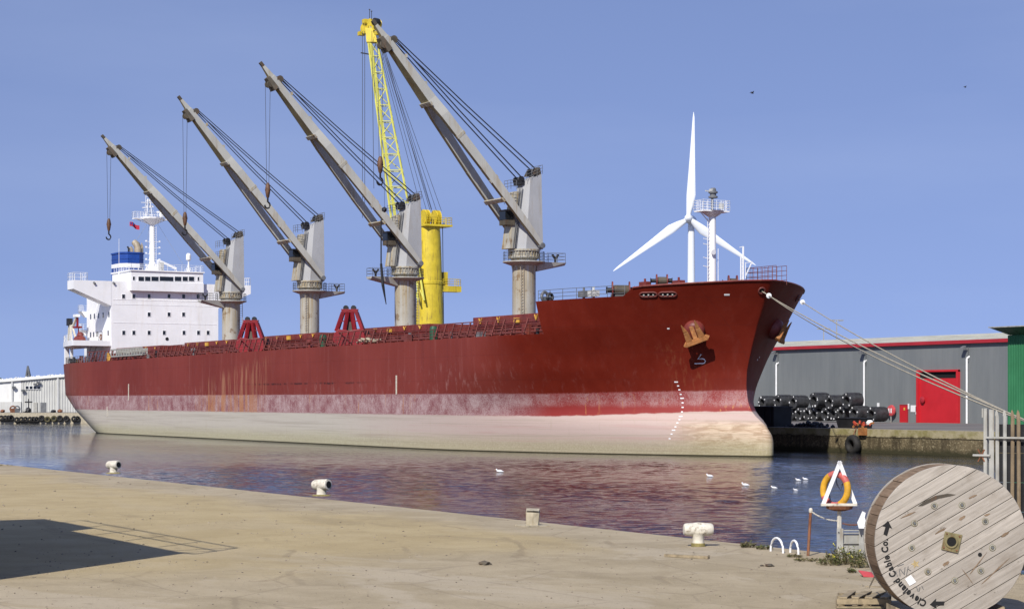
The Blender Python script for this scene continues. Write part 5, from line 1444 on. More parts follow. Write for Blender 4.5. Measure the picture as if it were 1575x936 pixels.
# ---- items on the far quay edge
q = pY(1190, 656, FY + 2); mb = MB(); mb.box((q.x - 7, q.y, QUAY), (q.x, q.y + 2.4, QUAY + 2.1)); mb.box((q.x - 7.1, q.y - .1, QUAY + 2.0), (q.x + .12, q.y + 2.5, QUAY + 2.2))
for i in range(6): mb.box((q.x - 6.6 + i * 1.2, q.y - .08, QUAY), (q.x - 6.45 + i * 1.2, q.y, QUAY + 2.0))
tag(link('cargo_skip', mb, 'black'), 'black steel skip on the far quay, half hidden behind the bow', 'skip')
q0, q1 = pY(1289, 656, FY + 2.2), pY(1322, 656, FY + 2.2); mb = MB(); mb.hexa([(q0.x, q0.y, QUAY), (q1.x, q0.y, QUAY), (q1.x, q0.y + 1.6, QUAY), (q0.x, q0.y + 1.6, QUAY), (q0.x - .15, q0.y - .2, QUAY + 1.0), (q1.x + .1, q0.y - .2, QUAY + 1.0), (q1.x + .1, q0.y + 1.7, QUAY + 1.0), (q0.x - .15, q0.y + 1.7, QUAY + 1.0)])
mb.box((q0.x - .2, q0.y - .26, QUAY + .98), (q1.x + .15, q0.y + 1.75, QUAY + 1.08))
tag(link('steel_trough', mb, 'black'), 'low black steel trough on the far quay edge in front of the coils', 'trough')
mt = thing('mooring_hook_set', 'orange and red mooring gear lying on the far quay edge above the tyre', 'mooring gear', pY(1328, 658, FY + .8))
rr = random.Random(3)
for i in range(11):
    q = pY(1312 + i * 2.6, 656 + rr.uniform(-1.5, 2.5), FY + .7 + rr.uniform(0, .5)); q.z = QUAY + rr.uniform(.1, .55)
    mb = MB(); mb.beam(q, q + Vector((rr.uniform(-.7, .7), rr.uniform(-.2, .2), rr.uniform(-.2, .4))), .16, .2); link('hook_arm', mb, 'orange_red' if i % 3 else 'anchor', mt)
q = pY(1338, 652.5, FY + 1.0); mb = MB(); mb.lathe(q, UP, [(.35, 0), (.4, .2), (.2, .45)], 10); link('float', mb, 'tag', mt)
q = pY(1329, 661, FY); mb = MB(); mb.box((q.x - .5, FY - .35, QUAY - .6), (q.x + .5, FY - .02, QUAY + .15)); link('bracket', mb, 'anchor', mt)
mb = MB(); q = pY(1250, 653, FY + 3)
for i in range(70):
    u = rr.gauss(0, 1.0); mb.blob((q.x + u * 1.6, q.y + rr.uniform(-.7, .7), QUAY + max(.03, .55 - .25 * abs(u)) * rr.random()), rr.uniform(.1, .3), i)
setting(link('scrap_heap', mb, 'black'), 'stuff')
q = pY(1312, 683.5, FY - .45); mb = MB(); mb.torus(q + Vector((0, .0, 0)), (0, 1, .05), .68, .33, 28, 12, flat=1.25)
ty = tag(link('tyre_fender', mb, 'rubber', smooth=True, org=q), 'large black tyre hanging as a fender on the sunlit far quay wall', 'tyre')
mb = MB(); mb.tube(q + UP * .85, (q.x, FY - .05, QUAY + .1), .05, 5); link('chain', mb, 'rust', ty)

# ================================================================== FAR END OF THE DOCK (left)
D0 = 421.0
def cp(lat, dep, z): return RIGHT * lat + AWAY * dep + UP * z
lat = lambda px, d: (px - 787.5) / FOC * d
g = MB(); l0, l1 = -330, 60
g.add([cp(l0, D0, QUAY), cp(l1, D0, QUAY), cp(l1 + 900, 2500, QUAY), cp(l0 - 1500, 2500, QUAY)], [(0, 1, 2, 3)])
end_q = setting(link('end_quay', g, 'far_ground', org=(0, 0, 0)))
g = MB(); g.hexa([cp(l0, D0, -2), cp(l1, D0, -2), cp(l1, D0 + 2, -2), cp(l0, D0 + 2, -2), cp(l0, D0, QUAY - .004), cp(l1, D0, QUAY - .004), cp(l1, D0 + 2, QUAY - .004), cp(l0, D0 + 2, QUAY - .004)])
link('quay_face', g, 'stone', end_q, org=(0, 0, 0))
tyres = [(2, 643, 0), (8, 643, 0), (13, 643, 0), (17, 642.5, 0), (26, 645.5, 0), (33, 645, 0), (39, 645, 0), (46, 645, 0), (51, 645, 0), (56, 645, 0), (64, 643, 1), (73, 644.5, 2), (83, 643.5, 2), (92, 643, 1), (102, 643.5, 1), (114, 644, 0), (119, 644, 0)]
for i, (px, py, k) in enumerate(tyres):
    c = cp(lat(px, D0 - .5), D0 - .5, EYE - (py - HOR) * (D0 - .5) / FOC); ax = (-AWAY + RIGHT * (.1 if k else .8)).normalized()
    mb = MB(); mb.torus(c, ax, .47, .22, 18, 8, flat=1.2)
    tag(link('tyre_fender', mb, 'rubber_yellow' if k == 2 else 'rubber', smooth=True), ('faded yellowish tyre' if k == 2 else 'black tyre') + ' on the far left quay wall, ' + (['first', 'second', 'third', 'fourth', 'fifth', 'sixth', 'seventh', 'eighth', 'ninth', 'tenth', 'eleventh', 'twelfth', 'thirteenth', 'fourteenth', 'fifteenth', 'sixteenth', 'seventeenth'][i]) + ' from the left edge', 'tyre', 'tyre fenders on the far left quay')
# pale ribbed warehouse, gable towards the dock
D1 = 440.0
fw = thing('pale_warehouse', 'pale ribbed metal warehouse across the water at the far left', 'warehouse', cp(lat(40, D1), D1, QUAY))
zz = lambda py, d=D1: EYE + (HOR - py) * d / FOC
def gable(px): return zz(588.5 - (px + 6) * .083)
def ribbed(p0, p1, name, mat, step_, amp, off=0.0):
    mb = MB(); pro = []; px = p0; i = 0
    while px <= p1 + 1e-6: pro.append((px, (amp if (i // 2) % 2 else 0) + off)); px += step_ / 2; i += 1
    vs = []
    for px, dd in pro: l_ = lat(px, D1); vs += [cp(l_, D1 - dd, QUAY), cp(l_, D1 - dd, gable(px))]
    mb.add(vs, [(2 * i, 2 * i + 2, 2 * i + 3, 2 * i + 1) for i in range(len(pro) - 1)]); return link(name, mb, mat, fw, fix=False)
ribbed(-60, 33, 'white_cladding', 'wh_far_white', 6.0, .03, .05); ribbed(33, 190, 'ribbed_cladding', 'wh_far', 2.0, .16)
mb = MB(); mb.prism([cp(lat(px, D1), D1 + .3, z) for px, z in ((-60, QUAY), (190, QUAY), (190, gable(190)), (-60, gable(-60)))], AWAY * 50); link('wall', mb, 'wh_far', fw)
mb = MB(); mb.prism([cp(lat(px, D1), D1 - .6, z) for px, z in ((-64, gable(-64) + .05), (194, gable(194) + .05), (194, gable(194) + .28), (-64, gable(-64) + .28))], AWAY * 52); roof = link('roof', mb, 'wh_roof_far', fw)
mb = MB(); rq = random.Random(8)
mb.prism([cp(lat(px, D1), D1 - .2, z) for px, z in ((-64, gable(-64) + .28), (194, gable(194) + .28), (194, gable(194) + .62), (-64, gable(-64) + .75))], AWAY * 50)
for i in range(60): px = -20 + rq.random() * 150; mb.blob(cp(lat(px, D1), D1 + rq.random() * 4 - .2, gable(px) + .72), rq.uniform(.1, .3), i)
link('roof_lining', mb, 'wh_far_white', roof)
for px in (19, 89.5):
    mb = MB(); mb.beam(cp(lat(px, D1), D1 - .35, QUAY), cp(lat(px, D1), D1 - .35, gable(px)), .3, .3); link('downpipe', mb, 'wh_far_white', fw)
wf = MB(); wf.hexa([cp(lat(39, D1), D1 - .3, zz(598.8)), cp(lat(63, D1), D1 - .3, zz(598.8)), cp(lat(63, D1), D1, zz(598.8)), cp(lat(39, D1), D1, zz(598.8)), cp(lat(39, D1), D1 - .3, zz(592.8)), cp(lat(63, D1), D1 - .3, zz(592.8)), cp(lat(63, D1), D1, zz(592.8)), cp(lat(39, D1), D1, zz(592.8))])
wfo = link('window_frame', wf, 'wh_far_white', fw)
for k in range(4):
    p0 = 40 + k * 6; mb = MB(); mb.prism([cp(lat(p, D1), D1 - .33, zz(y)) for p, y in ((p0, 598), (p0 + 4.6, 598), (p0 + 4.6, 593.5), (p0, 593.5))], AWAY * .02); link('pane', mb, 'glass', wfo)
for p0, p1, y, mt_ in ((52, 57.5, 618.5, 'galv'), (62.5, 71, 618.5, 'galv_dark'), (3, 8, 620, 'wh_far')):
    mb = MB(); mb.prism([cp(lat(p, D1), D1 - .32, z) for p, z in ((p0, QUAY), (p1, QUAY), (p1, zz(y)), (p0, zz(y)))], AWAY * .3); link('door', mb, mt_, fw)
for px, py in ((55.5, 590.5), (60.5, 588), (36.5, 600), (22.5, 595)):
    c = cp(lat(px, D1), D1 - .7, zz(py)); mb = MB(); mb.box(c - Vector((.35, .35, .25)), c + Vector((.35, .35, .2))); mb.beam(c, c + AWAY * .6, .1, .1); link('wall_lamp', mb, 'galv_dark', fw)
mb = MB(); mb.prism([cp(lat(px, D1), D1 - .4, z) for px, z in ((-20, QUAY), (33, QUAY), (33, zz(617)), (-20, zz(618)))], AWAY * .33); link('low_wall', mb, 'wh_far', fw)
for i, (px, py) in enumerate(((4, 631), (20, 630), (26, 630.5), (38, 628), (44, 627), (82, 632), (92, 631))):
    c = cp(lat(px, 430), 430, QUAY); mb = MB()
    if i in (4,):
        mb.tube(c, c + UP * 3.0, .12, 6); mb.beam(c + UP * 2.3 - RIGHT * .8, c + UP * 2.3 + RIGHT * .8, .3, .3); mb.blob(c + UP * .5, .8, 1)
    elif i in (1, 2): mb.torus(c + UP * .75, -AWAY, .65, .16, 14, 6); mb.box(c + Vector((-.5, -.5, 0)), c + Vector((.5, .5, .9)))
    else: mb.blob(c + UP * .3, .6, i, 1, (1.6, 1, .7))
    tag(link('quay_clutter', mb, ['rust', 'rust', 'galv_dark', 'galv', 'black', 'black', 'rust'][i]), ['rusty heap at the foot of the pale warehouse, leftmost', 'rusty round frame before the white cladding', 'dull round frame right of the rusty one by the white cladding', 'grey heap below the row of black window panes', 'tall dark machine standing before the ribbed cladding', 'small dark heap on the far quay by the ship\'s stern', 'small rusty heap on the far quay under the ship\'s stern'][i], 'equipment')
# lattice mast and a treed hill far behind
D2 = 900.0; mb = MB()
pts = [cp(lat(px, D2), D2, EYE + (HOR - py) * D2 / FOC) for px, py in ((39, 586), (46.5, 586), (42.8, 562.5))]
for i in range(2): mb.tube(pts[i], pts[2], .45, 5); mb.tube(pts[i] + AWAY * 2, pts[2], .45, 5)
for k in range(6): f = k / 6; mb.tube(pts[0].lerp(pts[2], f), pts[1].lerp(pts[2], f + .1), .25, 4); mb.tube(pts[1].lerp(pts[2], f), pts[0].lerp(pts[2], f + .1), .25, 4)
for i in range(2): mb.tube(Vector((pts[i].x, pts[i].y, 2)), pts[i], .45, 5)
tag(link('lattice_mast', mb, 'galv_dark'), 'small dark lattice mast rising behind the pale warehouse roof', 'mast')
mb = MB(); rq = random.Random(4)
for i in range(160):
    px = -60 + rq.random() * 78; d = 800 + rq.random() * 60
    top = 583.5 + 4 * abs(math.sin(px * .11)) + max(0, px - 5) * .35
    mb.blob(cp(lat(px, d), d, EYE + (HOR - (top + rq.random() * 12)) * d / FOC), rq.uniform(1.0, 2.0), i)
setting(link('far_wood', mb, 'leaf'), 'stuff')

# ---- wind turbine
DT = 815.0
hub = cp(lat(1059, DT), DT, EYE + (HOR - 336) * DT / FOC)
wt = thing('wind_turbine', 'white three-bladed wind turbine standing far behind the bow', 'wind turbine', cp(lat(1064.5, DT), DT, QUAY))
tc = cp(lat(1064.5, DT), DT + 4.0, 0)
mb = MB(); mb.tube((tc.x, tc.y, QUAY), (tc.x, tc.y, hub.z - 1.5), 2.1, 24, 1.35); link('tower', mb, 'turbine', wt, smooth=True)
ax = (-AWAY - RIGHT * .32).normalized()
mb = MB(); mb.lathe(hub + AWAY * 1.0, ax, [(1.6, -9), (1.9, -7), (1.9, -1)], 16); link('nacelle', mb, 'turbine', wt, smooth=True)
mb = MB(); mb.lathe(hub, ax, [(1.7, -1.5), (1.7, .6), (1.3, 1.6), (.5, 2.3), (.1, 2.5)], 18); link('hub', mb, 'turbine', wt, smooth=True)
for px, py in ((1066.5, 173), (943, 417), (1162, 408)):
    tipv = cp(lat(px, DT), DT - 1, EYE + (HOR - py) * DT / FOC); d = (tipv - hub).normalized(); L = (tipv - hub).length; e = d.cross(ax).normalized()
    prof = [(0, 1.05, 1.05, 0), (.05, 1.05, 1.05, 0), (.12, 1.5, .8, .3), (.22, 1.95, .5, .6), (.45, 1.4, .3, .45), (.75, .8, .16, .25), (.95, .38, .08, .1), (1.0, .08, .04, 0)]
    vs = []; fs = []; n_ = 12
    for t, wdt, thk, off in prof:
        for i in range(n_):
            q = 2 * math.pi * i / n_; vs.append(hub + d * L * t + e * (math.cos(q) * wdt + off) + ax * math.sin(q) * thk)
    for k in range(len(prof) - 1):
        for i in range(n_): fs.append((k * n_ + i, k * n_ + (i + 1) % n_, (k + 1) * n_ + (i + 1) % n_, (k + 1) * n_ + i))
    fs.append(tuple(range((len(prof) - 1) * n_, len(prof) * n_)))
    mb = MB(); mb.add(vs, fs); link('blade', mb, 'turbine', wt, smooth=True)

# ================================================================== NEAR QUAY OBJECTS
def pipe_bollard(px, py, s, label):
    """White tee bollard: stub column with a hollow horizontal head, open end towards +X."""
    c = pZ(px, py); o = thing('tee_bollard', label, 'bollard', c, 'white tee bollards on the near quay')
    ax = (RIGHT * .80 - AWAY * .60 + UP * .04).normalized()
    mb = MB(); mb.lathe(c, UP, [(.17, 0), (.155, .05), (.145, .18), (.155, .28)], 20); link('column', mb, 'bollard', o, smooth=True)
    h = c + UP * .345
    mb = MB(); mb.lathe(h, ax, [(.07, -.34), (.13, -.32), (.165, -.24), (.172, .0), (.172, .24), (.16, .29), (.112, .30), (.105, .16), (.0, .15)], 24, cap=True); link('head', mb, 'bollard', o, smooth=True)
    mb = MB(); mb.lathe(h, ax, [(.112, .296), (.11, .304), (.02, .304)], 20); link('open_end_shade', mb, 'dark', o)  # black disc painting in the shade inside the pipe end
    mb = MB(); mb.lathe(c, UP, [(.30, 0.004), (.28, .03), (.16, .045)], 20); link('base_plate', mb, 'bollard_foot', o)
    return o


pipe_bollard(174.5, 727.5, 1, 'white tee bollard with a dark open end, farthest left on the near quay')
pipe_bollard(494.5, 762, 1, 'white tee bollard with a dark open end, between the farthest one and the stone stump')
# T bollard seen broadside
c = pZ(1074, 839.5); tb = thing('tee_bollard', 'wide white tee bollard nearest the lifebuoy on the near quay', 'bollard', c, 'white tee bollards on the near quay')
axd = Vector((.40, .92, 0)).normalized()
mb = MB(); mb.lathe(c, UP, [(.135, 0), (.12, .1), (.12, .2), (.17, .28)], 20); link('column', mb, 'bollard', tb, smooth=True)
mb = MB(); h = c + UP * .255 + UP * .09
pr = [(.05, -.305), (.10, -.30), (.125, -.26), (.13, -.15), (.145, 0), (.13, .15), (.125, .26), (.10, .30), (.05, .305)]
mb.lathe(h, axd, pr, 22); link('head', mb, 'bollard', tb, smooth=True, bevel=0)
mb = MB(); mb.lathe(c, UP, [(.15, .003), (.142, .06), (.125, .07)], 18); link('base_plate', mb, 'bollard_foot', tb)
# concrete stump
c = pZ(819, 808.5); st = thing('stone_stump', 'short beige stone stump with a split top at the quay edge', 'stump', c)
mb = MB(); q = lambda s, t, z: c + RIGHT * s + AWAY * t + UP * z
mb.add([q(-.15, -.13, 0), q(.13, -.15, 0), q(.16, .13, 0), q(-.13, .16, 0), q(-.16, -.15, .33), q(.16, -.16, .31), q(.18, .15, .36), q(-.15, .17, .37), q(0, -.17, .15), q(.02, -.2, .33)],
       [(0, 8, 9, 4), (0, 1, 8), (8, 1, 5, 9), (1, 2, 6, 5), (2, 3, 7, 6), (3, 0, 4, 7), (4, 9, 5, 6, 7), (3, 2, 1, 0)]); link('stump_block', mb, 'stone', st, bevel=.012)
mb = MB(); mb.add([q(-.15, -.14, .345), q(.02, -.19, .345), q(.15, -.15, .33), q(.17, .14, .378), q(-.14, .16, .388)], [(0, 1, 2, 3, 4)]); mb.add([v + UP * .03 for v in mb.v[:5]], [(0, 1, 2, 3, 4)]); link('cap', mb, 'stone', st)
mb = MB(); mb.box(tuple(c + Vector((-.3, -.3, .002))), tuple(c + Vector((.3, .3, .03)))); link('base_plate', mb, 'stone', st)

# ---- hooped ladder handles at the quay edge
for px0, px1, pb, pt, lb in ((1185.5, 1204.5, 850, 828, 'wide white hooped ladder handle at the quay edge'), (1215.5, 1228, 852, 832, 'narrow white hooped ladder handle nearest the rusty post')):
    a = pZ(px0, pb - 3); b = pZ(px1, pb); h = (pb - pt) / FOC * (b - Vector((0, 0, EYE))).dot(AWAY); w_ = (b - a).length / 2; m_ = (a + b) / 2; e = (b - a).normalized()
    pts = [a - UP * .3, a + UP * (h - w_ * .9)] + [m_ + e * (-math.cos(t) * w_) + UP * (h - w_ * .9 + math.sin(t) * w_ * .9) for t in [math.pi * k / 10 for k in range(1, 10)]] + [b + UP * (h - w_ * .9), b - UP * .3]
    tag(link('ladder_handle', MB().path(pts, .022, 8), 'white_plain', smooth=True), lb, 'handle', 'ladder handles at the quay edge')

# ---- lifebuoy stand
PB = pZ(1289.5, 857); dep = (PB - Vector((0, 0, EYE))).dot(AWAY); k_ = dep / FOC
ls = thing('lifebuoy_stand', 'white triangular lifebuoy stand on a yellowed post at the quay edge', 'lifebuoy stand', PB)
fz_ = lambda py: EYE + (HOR - py) * k_
fp = lambda px, py, t=0: Vector((0, 0, EYE)) + ray(px, py) * (dep + t)
mb = MB(); mb.beam(fp(1290.5, 860), fp(1291, 776), .055, .055); link('post', mb, 'bollard', ls)
mb = MB(); mb.beam(fp(1266, 775), fp(1292.5, 709), .07, .05, up=AWAY); link('frame_bar', mb, 'white_plain', ls)
mb = MB(); mb.beam(fp(1315.5, 775), fp(1290.5, 709), .07, .05, up=AWAY); link('frame_bar', mb, 'white_plain', ls)
mb = MB(); mb.hexa([fp(1263, 777.5, -.10), fp(1318.5, 777.5, -.10), fp(1316, 777.5, .18), fp(1262, 777.5, .18), fp(1263, 773.5, -.10), fp(1318.5, 773.5, -.10), fp(1316, 773.5, .18), fp(1262, 773.5, .18)]); link('shelf', mb, 'bollard', ls)
mb = MB(); mb.lathe(fp(1291, 777, .06), -UP, [(.26, 0), (.24, .06), (.1, .1)], 18); link('shelf_bowl', mb, 'rust', ls)
lbo = thing('lifebuoy', 'orange and red lifebuoy standing behind the white triangular frame', 'lifebuoy', fp(1285, 782, .2))
cc = fp(1285, 752.5, .14); axl = (-AWAY - RIGHT * 1.2 + UP * .12).normalized()
for i in range(8):
    a0 = 2 * math.pi * i / 8 + .3; mb = MB(); mb.torus(cc, axl, .30, .064, 6, 12, a0, a0 + 2 * math.pi / 8); link('ring_segment', mb, 'ring_red' if i in (1, 2, 5, 6) else 'ring_orange', lbo, smooth=True)
mb = MB(); mb.path([cc + Vector((0, 0, .24)), cc + RIGHT * .03 + UP * .1, cc + RIGHT * .10 - UP * .02, cc + RIGHT * .14 + UP * .12], .010, 5); mb.path([cc - RIGHT * .1 + UP * .2, cc - RIGHT * .12 - UP * .05, cc - RIGHT * .1 - UP * .2], .010, 5); link('grab_line', mb, 'black', lbo)
# rusty chain post
a = pZ(1242.5, 854); t_ = Vector((0, 0, EYE)) + ray(1247, 783) * ((a - Vector((0, 0, EYE))).dot(AWAY))
cpst = thing('chain_post', 'thin rusty leaning post with a white cap and chain', 'post', a)
mb = MB(); mb.tube(a - UP * .05, t_, .028, 10); link('post', mb, 'rust', cpst)
mb = MB(); mb.lathe(t_ - UP * .06, UP, [(.03, 0), (.038, .02), (.036, .07), (.02, .09)], 10); link('cap', mb, 'bollard', cpst, smooth=True)
def chain(p, q, sag, parent, mat, n=22):
    mb = MB()
    for i in range(n):
        f = (i + .5) / n; c = p.lerp(q, f) - UP * sag * 4 * f * (1 - f); f2 = f + .01; c2 = p.lerp(q, f2) - UP * sag * 4 * f2 * (1 - f2); d = (c2 - c).normalized()
        s_ = d.cross(UP).normalized(); n_ = s_ if i % 2 else d.cross(s_)
        pts = [c + d * (.022 * math.cos(t)) + n_ * (.012 * math.sin(t)) for t in [2 * math.pi * k / 8 for k in range(8)]]
        mb.path(pts, .0045, 4, True)
    return link('chain', mb, mat, parent)
chain(t_ - UP * .03, fp(1290, 800), .05, cpst, 'bollard')
# galvanised gate at the edge, chain and white notice beside it
ga = thing('edge_gate', 'grey galvanised steel gate panel beside the lifebuoy post', 'gate', pZ(1306, 866))
gf = lambda px, py, t=-.15: Vector((0, 0, EYE)) + ray(px, py) * (dep + t)
for x0, x1 in ((1287, 1297), (1321, 1330)):
    mb = MB(); mb.hexa([gf(x0, 862), gf(x1, 862), gf(x1, 862, -.05), gf(x0, 862, -.05), gf(x0, 812), gf(x1, 812), gf(x1, 812, -.05), gf(x0, 812, -.05)]); link('gate_post', mb, 'galv', ga, bevel=.004)
for py in (815, 819, 834.5, 849):
    mb = MB(); mb.beam(gf(1296, py, -.1), gf(1322, py, -.1), .02, .022); link('gate_bar', mb, 'galv', ga)
mb = MB(); mb.hexa([gf(1297, 858, -.07), gf(1321, 858, -.07), gf(1321, 858, -.05), gf(1297, 858, -.05), gf(1297, 821, -.07), gf(1321, 821, -.07), gf(1321, 821, -.05), gf(1297, 821, -.05)]); link('gate_panel', mb, 'galv', ga)
for px, py in ((1290, 818), (1325, 823)): mb = MB(); mb.lathe(gf(px, py, -.16), -AWAY, [(.012, 0), (.012, .012)], 8); link('bolt', mb, 'black', ga)
chain(fp(1296, 804), fp(1319, 806), .02, ga, 'rust', 12)
sg_ = MB(); sg_.prism([gf(1321, 798, -.3), gf(1326.5, 785.5, -.3), gf(1331.5, 788, -.3), gf(1330, 795, -.3), gf(1331.5, 800, -.3), gf(1331.5, 812, -.3), gf(1321, 812, -.3), gf(1318.5, 803, -.3)], AWAY * .02)
tag(link('notice_board', sg_, 'white_plain'), 'small bent white notice plate beside the grey gate, partly behind the reel', 'sign')

# ---- cable reel
RC = Vector((0, 0, EYE)) + ray(1463, 832.5) * 26.6
RR = 1.045
axr = (-AWAY * .985 + RIGHT * .025).normalized()           # front flange normal
exr = UP.cross(axr).normalized()                            # to the right, seen from the front
reel = thing('cable_reel', 'large wooden cable reel with black stencilled lettering at the right', 'cable reel', Vector((RC.x, RC.y, QUAY)))
WD = .72
def P2(u, v, n=0.0): return RC + exr * u + UP * v + axr * n
# front flange boards, each clipped to the circle
ang = math.radians(30.5); du = Vector((math.cos(ang), math.sin(ang))); dv = Vector((-math.sin(ang), math.cos(ang)))
nb = 11; bw = 2 * RR / nb
def board_poly(v0, v1, R):
    pts = []; K = 7
    e0 = math.sqrt(max(0, R * R - v0 * v0)); e1 = math.sqrt(max(0, R * R - v1 * v1))
    a0, a1 = math.atan2(v0, e0), math.atan2(v1, e1)
    for k in range(K + 1): t = a0 + (a1 - a0) * k / K; pts.append((R * math.cos(t), R * math.sin(t)))
    for k in range(K + 1): t = a1 + (a0 - a1) * k / K; pts.append((-R * math.cos(t), R * math.sin(t)))
    return pts
rb = random.Random(21)
for side, n0 in ((0, 0.0), (1, -WD)):
    for i in range(nb):
        v0 = -RR + i * bw + .004; v1 = -RR + (i + 1) * bw - .004
        v0, v1 = max(v0, -RR + .002), min(v1, RR - .002)
        pl = board_poly(v0, v1, RR); jit = rb.uniform(-.004, .004)
        cpos = P2(dv.x * (v0 + v1) / 2, dv.y * (v0 + v1) / 2, n0)
        me = bpy.data.meshes.new('plank'); vm = (v0 + v1) / 2; n_ = len(pl)
        vs = [(a, b - vm, jit) for a, b in pl] + [(a, b - vm, jit - .045) for a, b in pl]
        fs = [tuple(range(n_)), tuple(range(n_, 2 * n_))[::-1]] + [(i2, n_ + i2, n_ + (i2 + 1) % n_, (i2 + 1) % n_) for i2 in range(n_)]
        me.from_pydata(vs, [], fs); me.materials.append(MAT['plank'])
        bm2 = bmesh.new(); bm2.from_mesh(me); bmesh.ops.remove_doubles(bm2, verts=bm2.verts, dist=.0008); bmesh.ops.recalc_face_normals(bm2, faces=bm2.faces[:])
        bmesh.ops.bevel(bm2, geom=[e for e in bm2.edges if len(e.link_faces) == 2 and e.calc_face_angle(0) > .9], offset=.004, segments=1, affect='EDGES'); bm2.to_mesh(me); bm2.free()
        o = bpy.data.objects.new('plank', me); col.objects.link(o); o.parent = reel
        ex3 = exr * du.x + UP * du.y; ey3 = exr * dv.x + UP * dv.y
        Mx = Matrix((ex3, ey3, axr)).transposed().to_4x4(); Mx.translation = cpos - WORG[reel.name]; o.matrix_local = Mx
# backing ring under the boards
mb = MB(); mb.lathe(RC - axr * .052, -axr, [(RR - .03, 0), (RR - .03, .05)], 48); link('flange_backing', mb, 'batten', reel)
# circumference battens
nbt = 46
me = bpy.data.meshes.new('batten'); wv = 2 * math.pi * RR / nbt - .006
bmq = bmesh.new(); bmesh.ops.create_cube(bmq, size=1)
for v in bmq.verts: v.co.x *= WD - .10; v.co.y *= wv; v.co.z *= .035
bmesh.ops.bevel(bmq, geom=bmq.edges[:], offset=.004, segments=1, affect='EDGES'); bmq.to_mesh(me); bmq.free(); me.materials.append(MAT['batten'])
for i in range(nbt):
    t = 2 * math.pi * i / nbt; e = exr * math.cos(t) + UP * math.sin(t); tg = -exr * math.sin(t) + UP * math.cos(t)
    o = bpy.data.objects.new('batten', me); col.objects.link(o); o.parent = reel
    Mx = Matrix((-axr, tg, e)).transposed().to_4x4(); Mx.translation = RC - axr * (WD / 2) + e * (RR - .024 + rb.uniform(-.006, .004)) - WORG[reel.name]; o.matrix_local = Mx
# edge segments of the front flange
# (boards run out to the rim; the battens butt against their back)
for k, (u, v, w_, h_, a_) in enumerate(((150, -120, 90, 4, .9), (90, -190, 70, 3, 2.2), (-60, 60, 40, 9, .5), (250, -160, 130, 5, .75), (-240, 150, 60, 6, .4), (60, 130, 26, 12, .5), (300, 40, 30, 10, .6), (120, 250, 34, 8, .4), (-30, -120, 30, 12, .6), (200, 150, 22, 8, .3))):
    e = Vector((math.cos(a_), math.sin(a_))); f_ = Vector((-e.y, e.x)); rk = random.Random(k); n_ = 14; pl = []
    for q_ in range(n_):
        t = 2 * math.pi * q_ / n_; z_ = Vector((u, v)) + e * (math.cos(t) * w_ * rk.uniform(.6, 1.0)) + f_ * (math.sin(t) * h_ * rk.uniform(.4, 1.0) + .0012 * w_ * 6 * math.cos(t) ** 2); pl.append(P2(z_.x * .00246, z_.y * .00246, .0048))
    mb = MB(); mb.prism(pl, axr * .0008); link('scrape', mb, 'batten', reel)
# hub plate and bolts
ca, sa = math.cos(math.radians(-8)), math.sin(math.radians(-8))
rot = lambda u, v: (u * ca - v * sa, u * sa + v * ca)
mb = MB(); mb.prism([P2(*rot(u, v), .006) for u, v in ((-.125, -.12), (.11, -.14), (.135, .115), (-.105, .13))], axr * .015); hubp = link('hub_plate', mb, 'hub', reel, bevel=.003)
mb = MB(); mb.torus(P2(0, 0, .022), axr, .078, .016, 24, 8); link('hub_ring', mb, 'hub', hubp, smooth=True)
mb = MB(); mb.lathe(P2(0, 0, .0225), axr, [(.07, 0), (.07, .002)], 20); link('hub_hole_shade', mb, 'dark', hubp)  # flat black disc standing for the shaded bore
for u, v in ((-.095, -.09), (.085, -.105), (.10, .085), (-.08, .10)):
    mb = MB(); mb.lathe(P2(*rot(u, v), .021), axr, [(.013, 0), (.011, .01)], 8); link('hub_bolt', mb, 'rust', hubp)
zf = .00246
for u, v in ((-95, 200), (60, 203), (-205, 103), (190, 113), (-220, -33), (230, -33), (-130, -165), (20, -215), (165, -160)):
    mb = MB(); mb.lathe(P2(u * zf, v * zf, .003), axr, [(.046, 0), (.046, .004), (.03, .004)], 16); mb.cur = 1; mb.lathe(P2(u * zf, v * zf, .008), axr, [(.022, 0), (.018, .012)], 6)
    mb.cur = 2; mb.torus(P2(u * zf, v * zf, .008), axr, .034, .006, 16, 5)
    link('flange_bolt', mb, ['hub', 'galv_dark', 'galv'], reel)
mb = MB(); mb.lathe(P2(160 * zf, -71 * zf, .004), axr, [(.028, 0), (.028, .003)], 14); link('bolt_hole_shade', mb, 'dark', reel)  # flat black disc for the shade in an empty hole
# gouge near the top and flat marks
mb = MB(); mb.prism([P2(u * zf, v * zf, .004) for u, v in ((-185, 198), (-150, 225), (-90, 255), (-20, 267), (25, 262), (-10, 252), (-70, 240), (-120, 218), (-160, 200))], axr * .002); link('gouge', mb, 'crane_dark', reel)
mb = MB(); mb.prism([P2(u * zf, v * zf, .005) for u, v in ((-258, -205), (-225, -182), (-195, -222), (-232, -243))], axr * .002); link('paper_label', mb, 'tag', reel)
mb = MB(); c0 = (-200, -122)
mb.prism([P2((c0[0] + (25 if k % 2 else 11) * math.cos(k * math.pi / 5)) * zf, (c0[1] + (25 if k % 2 else 11) * math.sin(k * math.pi / 5)) * zf, .005) for k in range(10)], axr * .0015); link('star_sticker', mb, 'star', reel)
def arrow(c, a, name='arrow_mark'):
    e = Vector((math.cos(a), math.sin(a))); f = Vector((-e.y, e.x)); c = Vector(c)
    pl = [(-.5, -.16), (.15, -.12), (.12, -.34), (.6, .05), (.1, .42), (.12, .18), (-.45, .14)]
    mb = MB(); mb.prism([P2(*((c + e * (u * 75 + 0) + f * (v * 75 + 14 * (u * u))) * zf), .0055) for u, v in pl], axr * .0015); link(name, mb, 'ink', reel)
